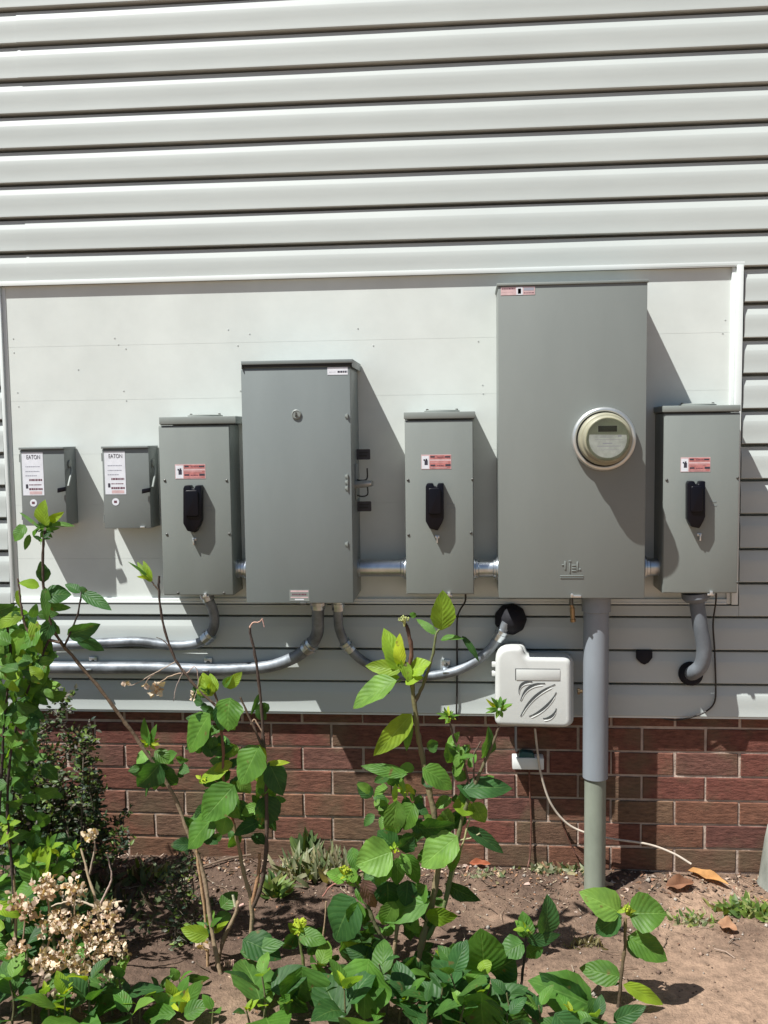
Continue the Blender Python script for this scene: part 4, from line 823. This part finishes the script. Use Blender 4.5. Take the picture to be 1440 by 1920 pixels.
B.dryhead(448, 1855, 26, 18, 40, 'p', size=18); B.dryhead(420, 1870, 18, 26, 30, 'pq', size=16); B.dryhead(386, 1772, 14, 7, 8, 'p', size=17); B.dryhead(440, 1880, 20, 16, 22, 'qq', size=14)
for q in range(5): B.stem([(422+q*4, 1800), (420+q*5, 1830), (416+q*9, 1860)], 1.6, 1.2, (.42, .28, .22))
B.leaves([(330, 1880, 312, 1836, 26, 'y', -.08), (334, 1880, 352, 1830, 26, 'm', -.08), (336, 1895, 380, 1838, 36, 'm', -.08), (330, 1900, 262, 1906, 40, 'm', -.08), (330, 1890, 284, 1860, 30, 'l', -.08), (340, 1900, 356, 1850, 18, 'b', -.09), (345, 1905, 392, 1880, 36, 'm', -.08), (350, 1830, 395, 1842, 20, 'd', -.05)])
B.rosette(318, 1880, 8, 30, 14, 'yby', -.09)
for x_, y_ in ((300, 1450), (390, 1380), (410, 1500), (450, 1440), (500, 1510), (380, 1560), (460, 1560), (400, 1330)): B.fill(x_-24, y_-24, x_+24, y_+24, 5, 40, 'dmgld', (-.01, .05), .68, (x_, y_))
B.shoots([(262, 1880, -.2, .08, 4), (300, 1852, -.16, .08, 4), (352, 1872, -.2, .08, 4), (336, 1835, -.1, .07, 4), (400, 1892, -.26, .075, 3), (462, 1895, -.26, .08, 3), (500, 1880, -.2, .08, 4)]); B.fill(350, 1500, 420, 1580, 6, 44, 'dg', (0, .06)); B.fill(400, 1420, 520, 1560, 12, 46, 'dgm', (0.02, .08)); B.fill(255, 1420, 335, 1480, 8, 34, 'dg', (0.01, .06)); B.fill(365, 1330, 420, 1400, 7, 34, 'dgm', (.01, .05))
B.finish()
# ---- Cc: centre
Cc = Plant('hydrangea_bush', 'central bush with one upright pointed leaf touching the middle handle box', 'bush', 780, 1880, -.52, GP)
Cc.stem([(770, 1890), (786, 1790), (808, 1700), (822, 1620), (816, 1540), (804, 1480), (792, 1420), (783, 1370), (776, 1310), (768, 1262), (756, 1240)], 7.5, 4.0, (.24, .18, .11), (.12, .12, .05), True)
Cc.stem([(776, 1320), (786, 1300), (798, 1272), (812, 1225), (818, 1190), (826, 1178)], 4, 1.8, BRN, GRN); Cc.stem([(764, 1260), (772, 1222), (764, 1180), (760, 1170)], 4.5, 3.5, (.16, .08, .05), DRK)
Cc.stem([(752, 1275), (735, 1282), (720, 1286)], 2, 1.2, GRN)
Cc.stem([(745, 1890), (735, 1800), (706, 1740), (690, 1700), (668, 1660), (648, 1640)], 6, 2.6, BRN, GRN, True); Cc.stem([(660, 1655), (625, 1658), (605, 1680)], 2.2, 1.5, (.30, .13, .10))
Cc.stem([(800, 1760), (832, 1700), (852, 1600), (868, 1530), (886, 1480), (908, 1432), (926, 1390), (936, 1362)], 5.5, 2.2, GRN, BRN); Cc.stem([(884, 1484), (866, 1420), (850, 1382), (843, 1352)], 3, 2, BRN); Cc.stem([(890, 1470), (888, 1420), (902, 1390)], 2, 1.5, BRN); Cc.stem([(846, 1650), (868, 1580), (882, 1530)], 2.5, 1.8, (.33, .30, .16)); Cc.stem([(858, 1575), (880, 1572), (900, 1562)], 2, 1.5, (.33, .30, .16))
Cc.stem([(565, 1890), (570, 1820), (562, 1765), (560, 1745)], 4, 2.5, GRN, None, True); Cc.stem([(560, 1890), (600, 1790), (612, 1690)], 2.4, 1.6, TANS, None, True)
Cc.stem([(730, 1850), (742, 1760), (752, 1690)], 4.5, 4, TANS)
NF = Vector((.25, -.8, .1)).normalized()
Cc.leaf(828, 1182, 830, 1106, 48, 'y', -.03, .0, NF, .0)
Cc.leaves([(818, 1190, 780, 1156, 16, 'm'), (780, 1156, 768, 1150, 12, 'm'), (826, 1200, 866, 1192, 12, 'm'), (866, 1192, 902, 1238, 13, 'd'),
  (748, 1258, 722, 1176, 42, 'y'), (752, 1250, 746, 1190, 24, 'b'), (754, 1256, 684, 1248, 32, 'y'), (744, 1276, 660, 1328, 44, 'l', -.04), (750, 1270, 690, 1286, 24, 'y'), (770, 1262, 806, 1240, 34, 'y'), (760, 1278, 792, 1268, 26, 'y'), (728, 1284, 720, 1308, 15, 'd'), (756, 1240, 770, 1280, 22, 'y'),
  (772, 1338, 700, 1418, 44, 'y', -.02), (766, 1346, 762, 1408, 20, 'm'), (764, 1452, 676, 1436, 26, 'm', -.03), (792, 1440, 852, 1478, 44, 'm', -.03), (790, 1470, 830, 1452, 30, 'd'), (728, 1478, 698, 1492, 22, 'l'), (742, 1470, 738, 1510, 12, 'y'), (752, 1458, 760, 1500, 12, 'l'), (760, 1470, 778, 1490, 12, 'b'),
  (744, 1500, 732, 1574, 44, 'l', -.02), (776, 1506, 752, 1558, 46, 'm', -.02), (784, 1552, 854, 1548, 44, 'd', -.02), (772, 1540, 800, 1562, 26, 'd'),
  (736, 1596, 666, 1622, 78, 'l', -.05), (738, 1602, 700, 1658, 50, 'm', -.05), (744, 1590, 706, 1560, 44, 'd', -.03), (748, 1592, 776, 1568, 36, 'd', -.03), (744, 1608, 746, 1662, 34, 'm', -.06), (762, 1600, 786, 1662, 34, 'm', -.05), (752, 1600, 770, 1640, 22, 'l', -.05),
  (858, 1568, 790, 1626, 66, 'l', -.04), (850, 1574, 846, 1636, 34, 'm', -.03), (726, 1652, 728, 1700, 60, 'd', -.02), (764, 1650, 760, 1700, 46, 'd', -.02), (806, 1690, 704, 1722, 56, 'm', -.04), (740, 1690, 716, 1736, 40, 'l', -.05), (800, 1660, 770, 1700, 40, 'm', -.03),
  (834, 1656, 902, 1688, 30, 'd', .02), (874, 1552, 946, 1600, 28, 'd'), (868, 1480, 962, 1472, 44, 'd', -.01), (880, 1470, 868, 1510, 30, 'd'), (848, 1512, 892, 1520, 36, 'y', -.01), (798, 1714, 858, 1722, 34, 'y', -.02), (820, 1722, 800, 1736, 20, 'd'), (904, 1422, 922, 1366, 26, 'g'), (892, 1500, 862, 1470, 26, 'd'),
  (648, 1648, 612, 1636, 30, 'l', -.01), (652, 1640, 672, 1664, 22, 'l'), (666, 1684, 620, 1766, 84, 'd', -.04), (672, 1690, 660, 1740, 40, 'm', -.045), (680, 1650, 706, 1704, 36, 'r', -.01),
  (560, 1752, 612, 1766, 36, 'm', -.03), (580, 1770, 596, 1790, 28, 'd'), (556, 1752, 530, 1778, 30, 'd'), (562, 1750, 540, 1730, 20, 'y'), (716, 1790, 640, 1768, 22, 'y', -.02), (700, 1770, 640, 1790, 24, 'd'),
  (692, 1798, 684, 1912, 100, 'm', -.10), (566, 1812, 560, 1888, 100, 'm', -.10), (700, 1800, 650, 1780, 40, 'd', -.03), (850, 1768, 866, 1850, 44, 'm', -.05), (640, 1850, 600, 1890, 40, 'd', -.05), (590, 1830, 620, 1880, 50, 'g', -.04),
  (840, 1400, 862, 1372, 18, 'l'), (846, 1430, 836, 1392, 26, 'm'), (866, 1440, 850, 1410, 24, 'm'), (800, 1402, 822, 1392, 26, 'g'), (850, 1454, 870, 1430, 20, 'l'), (880, 1440, 892, 1410, 16, 'm'), (866, 1400, 852, 1440, 24, 'l')])
Cc.rosette(936, 1330, 22, 30, 11, 'lmgb', -.01); Cc.rosette(842, 1344, 14, 24, 9, 'lmb'); Cc.rosette(738, 1592, 8, 18, 9, 'yb', -.07); Cc.rosette(752, 1250, 6, 22, 12, 'y'); Cc.rosette(756, 1484, 6, 16, 8, 'yb'); Cc.rosette(648, 1642, 8, 20, 7, 'yb', -.02); Cc.rosette(562, 1742, 10, 24, 8, 'yb', -.03); Cc.rosette(862, 1420, 14, 34, 18, 'lmg')
Cc.bud(758, 1164, 11, 30, (.42, .46, .20)); Cc.bud(648, 1634, 12, 46); Cc.bud(562, 1736, 15, 60); Cc.bud(735, 1590, 7, 20); Cc.bud(764, 1486, 6, 14)
Cc.fill(690, 1780, 880, 1860, 18, 52, 'dgd', (0, .14))
for i in range(17): Cc.shoot(500+(i%17)*25+R.uniform(-14, 14), R.uniform(1800, 1895), R.uniform(-.28, .06), R.uniform(.09, .15), 4, None, 'dmgdgd')
for x_, y_ in ((700, 1640), (760, 1700), (690, 1745), (835, 1560), (745, 1545), (800, 1640), (720, 1500), (870, 1510)): Cc.fill(x_-30, y_-30, x_+30, y_+30, 5, 46, 'dmgld', (-.01, .06), .66, (x_, y_))
Cc.fill(660, 1560, 830, 1700, 16, 48, 'dgm', (.02, .1)); Cc.fill(690, 1440, 800, 1560, 12, 34, 'dmgl', (.01, .06)); Cc.fill(590, 1740, 700, 1830, 14, 44, 'dg', (.02, .12)); Cc.fill(500, 1810, 620, 1880, 10, 50, 'dgm', (.0, .12)); Cc.fill(690, 1640, 800, 1760, 12, 44, 'dgm', (.0, .1)); Cc.fill(850, 1440, 905, 1540, 8, 34, 'mdg', (0, .06))
Cc.finish()
# ---- Dd: low front centre right
Dd = Plant('hydrangea_bush', 'low bush with broad dark leaves at the bottom edge, between central bush and single stalk', 'bush', 910, 1900, -.66, GP)
Dd.stem([(905, 1910), (908, 1860), (910, 1815)], 5, 3.5, GRN, None, True); Dd.stem([(970, 1910), (978, 1840), (984, 1790), (986, 1756)], 3, 2, DRK, None, True); Dd.stem([(1050, 1940), (1080, 1900), (1110, 1880)], 3.5, 2.5, DRK, None, True)
Dd.leaves([(908, 1828, 900, 1738, 92, 'm', -.03, None, Vector((.1, -.8, .6)).normalized()), (904, 1820, 832, 1880, 60, 'm', -.02), (904, 1860, 904, 1950, 92, 'm', -.04), (920, 1822, 966, 1796, 74, 'd'), (930, 1830, 970, 1850, 50, 'd'), (890, 1810, 850, 1800, 40, 'd', .02), (905, 1800, 915, 1826, 30, 'y', -.04),
  (1018, 1752, 1034, 1682, 42, 'd'), (986, 1760, 980, 1708, 36, 'm'), (988, 1764, 1052, 1756, 26, 'd'), (982, 1768, 936, 1790, 46, 'g'), (990, 1752, 968, 1726, 20, 'l'), (1112, 1888, 998, 1836, 84, 'm', -.03, None, Vector((-.1, -.7, .75)).normalized()), (1100, 1880, 1010, 1820, 50, 'd', -.028), (1016, 1770, 980, 1800, 30, 'g'),
  (940, 1900, 1000, 1940, 60, 'm', -.05), (980, 1910, 960, 1960, 60, 'd', -.05), (1040, 1900, 1090, 1960, 60, 'd'), (1110, 1870, 1118, 1916, 30, 'g')])
Dd.rosette(986, 1742, 6, 26, 12, 'ymd'); Dd.shoots([(830, 1850, -.1, .1, 4), (800, 1880, -.14, .1, 4), (870, 1885, -.16, .1, 4), (950, 1862, -.1, .09, 4), (1010, 1885, -.1, .1, 4), (1070, 1900, -.12, .1, 4), (950, 1900, -.16, .1, 3), (1120, 1905, -.1, .08, 3), (850, 1790, .02, .08, 5)], kinds='mdgd')
Dd.finish()
# ---- Ee: single stalk right
Ee = Plant('hydrangea_bush', 'single young stalk with paired leaves, standing clear against the bare soil', 'bush', 1160, 1900, -.62, GP)
Ee.stem([(1150, 1940), (1160, 1880), (1166, 1820), (1172, 1770), (1173, 1722)], 3.8, 3, DRK, (.16, .12, .06), True)
Ee.leaves([(1164, 1712, 1092, 1672, 60, 'l', 0), (1166, 1716, 1112, 1752, 46, 'd', -.01), (1178, 1712, 1250, 1712, 74, 'm', .0, None, Vector((-.1, -.8, .5)).normalized()), (1176, 1756, 1252, 1802, 52, 'm'), (1176, 1762, 1200, 1800, 22, 'd', .01), (1164, 1832, 1086, 1814, 48, 'm'), (1168, 1846, 1246, 1884, 30, 'y'), (1150, 1914, 1212, 1886, 34, 'd'), (1160, 1842, 1148, 1850, 12, 'd')])
Ee.rosette(1174, 1708, 9, 22, 9, 'yb', -.01); Ee.bud(1175, 1706, 10, 34)
Ee.finish()
# ---- small leaved shrubs
def twiggy(name, lab, px, py, Y, trunks, nleaf, L, tones, spread=16, group=None):
    P = Plant(name, lab, 'shrub', px, py, Y, group); P.paths = []
    for tr in trunks:
        tw = MB(); tw.tone = (.10, .08, .06); path = smoothpath([at(q[0], q[1], Y+(q[2] if len(q) > 2 else 0)) for q in tr], 6); tw.tube(path, [.0032-.0021*i/len(path) for i in range(len(path))], 7)
        for i in range(int(len(path)*.15)+1, len(path)):
            for _ in range(2):
                d = Vector((R.gauss(0, 1), R.gauss(0, .7), R.uniform(-.2, 1))).normalized()*R.uniform(.02, .05)*spread/16
                tw.tube([path[i], path[i]+d*.5+Vector((0, 0, .003)), path[i]+d], [.0011, .0009, .0005], 4, False)
                for q in range(nleaf):
                    p = path[i]+d*R.uniform(.2, 1.1)+Vector((R.gauss(0, .005), R.gauss(0, .005), R.gauss(0, .005))); v = Vector((R.gauss(0, 1), R.gauss(0, .7), R.uniform(-.5, 1))).normalized()*L*R.uniform(.6, 1.2)
                    leaf(P.lf, p, p+v, v.length*.48, Vector((R.uniform(-.8, .8), -R.uniform(.2, 1), R.uniform(0, 1))).normalized(), js(R.choice(tones), .25), ser=0, n=3, wave=.1)
        tw.build('branch', 'stem', P.root, tone=True, fixn=False)
    P.finish('foliage', 'smallleaf'); return P
DG = [(.045, .075, .035), (.03, .055, .035), (.07, .10, .05), (.10, .095, .07), (.13, .20, .035), (.05, .04, .03)]
trk = []
for i in range(44):
    xb = R.uniform(0, 215); xt = xb+R.uniform(-60, 50); yt = R.uniform(1380, 1540)
    trk.append([(xb, 1640+R.uniform(-5, 20), R.uniform(-.06, .06)), ((xb+xt)/2+R.uniform(-12, 12), (1640+yt)/2, R.uniform(-.08, .08)), (xt, yt, R.uniform(-.12, .1))])
trk += [[(90, 1640), (95, 1520), (120, 1430), (130, 1370)], [(60, 1640), (45, 1500), (60, 1400), (110, 1345), (120, 1300)], [(40, 1640), (20, 1420), (40, 1330), (110, 1298)], [(150, 1640), (150, 1500), (160, 1400), (155, 1375)]]
twiggy('small_leaved_shrub', 'tangled shrub with tiny dark leaves against the brick at the left edge', 100, 1640, -.22, trk, 8, .019, DG+[(.10, .16, .04), (.07, .12, .035)])
trk2 = [[(350+R.uniform(-16, 16), 1860), (348+R.uniform(-20, 20), 1760), (350+R.uniform(-26, 26), 1680), (345+R.uniform(-26, 30), 1570+R.uniform(0, 60))] for i in range(5)]
trk2 += [[(260, 1900), (285, 1830), (320, 1790), (335, 1740)], [(250, 1900), (262, 1820), (270, 1760), (288, 1720)], [(330, 1860), (300, 1810), (260, 1780), (240, 1790)], [(290, 1900), (310, 1840), (300, 1780)]]
twiggy('small_leaved_shrub', 'sparse upright shrub with tiny dark leaves, between the dried flower heads and the bare stems', 310, 1870, -.42, trk2, 3, .018, DG)
# ---- weeds and litter on the soil
GW = 'small weed clumps at the foot of the wall'
def weed(lab, px, py, w_, h_, n, tones, tall=1, bladew=.16):
    p = gpt(px, py); root = thing('weed_clump', lab, 'weeds', p, GW); s = MB(); sc = (p.y+DIST)/FPX
    for i in range(n):
        b = p+Vector((R.gauss(0, .33)*w_*sc, R.gauss(0, .25)*w_*sc*.5, 0)); b.z = gh(b.x, b.y)-.002
        v = Vector((R.gauss(0, .5), R.gauss(0, .5), R.uniform(.3, 1)*tall)).normalized()*h_*sc*R.uniform(.3, 1)
        leaf(s, b, b+v, v.length*bladew*R.uniform(.7, 1.3), Vector((R.uniform(-1, 1), -1, R.uniform(0, .8))).normalized(), js(R.choice(tones), .25), ser=0, n=4, droop=R.uniform(0, .4), wave=.1)
    s.build('foliage', 'smallleaf', root, smooth=True, tone=True, fixn=False)
SG = [(.17, .20, .11), (.24, .25, .16), (.10, .14, .06), (.30, .27, .17)]; FG = [(.14, .22, .04), (.22, .24, .08), (.09, .15, .04)]
weed('silvery green weed clump at the brick foot, left of the central bush', 600, 1640, 110, 62, 340, SG); weed('small mixed weed patch at the brick foot just left of the riser', 1045, 1625, 75, 24, 160, SG+[(.30, .17, .11)], .6, .4)
weed('yellow green weed patch at the right edge by the grey post', 1410, 1712, 85, 34, 240, FG, .6, .35); weed('low grey green weed patch left of the yellow green one at the right', 1300, 1725, 80, 22, 110, SG+FG, .5, .35)
weed('dark slim weed sprig standing against the brick left of the silvery clump', 574, 1600, 12, 74, 46, [(.05, .09, .03), (.08, .13, .04)], 3, .30); weed('round dry weed tuft behind the single right stalk', 1100, 1775, 42, 24, 100, [(.17, .15, .07), (.22, .19, .10)], .7, .2)
weed('dark ground weeds under the shrub with tiny leaves at the left', 120, 1680, 300, 46, 500, [(.05, .08, .03), (.09, .12, .05), (.10, .08, .06)], .8, .3)
weed('thin weeds on the soil below the brick between the two left bushes', 290, 1640, 90, 34, 120, SG+FG, .8, .25); weed('small green sprig on the soil behind the forked bare stems', 515, 1680, 26, 60, 60, FG+[(.05, .1, .03)], 1, .25)
weed('tiny green weeds on the soil right of the central bush', 905, 1640, 60, 16, 60, SG, .5, .4)
lit = MB()
def bit(p, L, W, tone, lift=.3):
    a = R.uniform(0, 6.28); d = Vector((math.cos(a), math.sin(a), R.uniform(-.05, lift))).normalized()*L; leaf(lit, p, p+d, W, Vector((R.uniform(-.6, .6), R.uniform(-.6, .3), 1)).normalized(), tone, fold=R.uniform(-.6, .8), droop=R.uniform(-.4, .6), ser=.05, n=3, wave=.3)
LT = [(.22, .12, .075), (.30, .17, .10), (.14, .08, .05), (.38, .29, .22), (.10, .065, .045), (.34, .27, .20), (.06, .045, .035)]
for i in range(4200):
    x = R.uniform(-1.9, 1.7); d = abs(R.gauss(0, .13)) if R.random() < .75 else R.uniform(0, 1.2); y = BRY-.01-d
    if x > .1 and y < -.5 and R.random() < .8: continue
    p = Vector((x, y, gh(x, y)+.001)); l = R.uniform(.004, .016)*(1.3 if d < .12 else .8); bit(p, l, l*R.uniform(.12, .7), js(R.choice(LT), .2))
for i in range(320):
    x = R.uniform(-1.9, 1.7); y = BRY-.01-abs(R.gauss(0, .25)); p = Vector((x, y, gh(x, y)+.003)); a = R.uniform(0, 6.28); l = R.uniform(.02, .07)
    lit.tone = js(R.choice([(.16, .11, .08), (.28, .22, .16), (.08, .055, .04)])); lit.tube([p, p+Vector((math.cos(a)*l*.5, math.sin(a)*l*.5, .004)), p+Vector((math.cos(a+.2)*l, math.sin(a+.2)*l, .002))], R.uniform(.0006, .0016), 5)
tag(lit.build('leaf_litter', 'litter', tone=True, fixn=False), kind='stuff')
cl = MB()
for i in range(4200):
    x = R.uniform(-1.9, 1.75); d = abs(R.gauss(0, .22)) if R.random() < .6 else R.uniform(0, 1.3); y = BRY-.01-d; r = R.uniform(.0012, .0045)*(1 if R.random() < .93 else 2.2); p = Vector((x, y, gh(x, y)+r*.3))
    k = R.uniform(.7, 1.3); cl.tone = R.choice([(.16*k, .105*k, .075*k), (.24*k, .16*k, .115*k), (.12*k, .08*k, .06*k), (.32*k, .28*k, .24*k)]); b = len(cl.v)
    for dx, dy, dz in ((1, 0, 0), (0, 1, 0), (-1, 0, 0), (0, -1, 0), (0, 0, .8), (0, 0, -.6)): q = r*R.uniform(.7, 1.3); cl.v.append((p.x+dx*q, p.y+dy*q, p.z+dz*q))
    for f in ((0, 1, 4), (1, 2, 4), (2, 3, 4), (3, 0, 4), (1, 0, 5), (2, 1, 5), (3, 2, 5), (0, 3, 5)): cl.face([b+j for j in f])
tag(cl.build('soil_clods', 'litter', tone=True, smooth=True, angle=120), kind='stuff')
def deadleaf(lab, pts, W, tone, twist=.3, name='dry_leaf'):
    a = gpt(*pts[0]); b = gpt(*pts[1]); a.z += .012; b.z += .008; s = MB(); leaf(s, a, b, W, Vector((.1, -.6, .9)).normalized(), tone, fold=.95, droop=-.12, n=10, wave=.45, ser=.03)
    tag(s.build(name, 'drypetal', None, loc=(a+b)/2, smooth=True, tone=True, fixn=False), lab, 'dead leaf')
deadleaf('long orange curled dead leaf on the soil where the tan cable ends', ((1290, 1622), (1368, 1668)), .030, (.50, .27, .11))
deadleaf('brown curled dead leaf on the soil left of the long orange one', ((1248, 1668), (1300, 1662)), .040, (.26, .13, .08))
deadleaf('small pale brown dead leaf on the soil below the yellow green weeds', ((1345, 1742), (1382, 1752)), .035, (.42, .24, .15))
deadleaf('reddish dead leaf at the brick foot right of the central bush', ((880, 1608), (920, 1614)), .022, (.40, .13, .07))
deadleaf('pale dead leaf on the soil just below the riser', ((1118, 1668), (1150, 1664)), .020, (.46, .38, .30))
# a fallen stick behind the forked stems
a = gpt(380, 1632); b = gpt(470, 1598); s = MB(); s.tone = (.17, .12, .085); a.z += .01; b.z += .016; s.tube(smoothpath([a, (a+b)/2+Vector((0, 0, .006)), b]), .0035, 8, jitter=.1)
tag(s.build('fallen_stick', 'stem', None, loc=a, tone=True, smooth=True, fixn=False), 'brown stick lying at the brick foot behind the forked bare stems', 'stick')
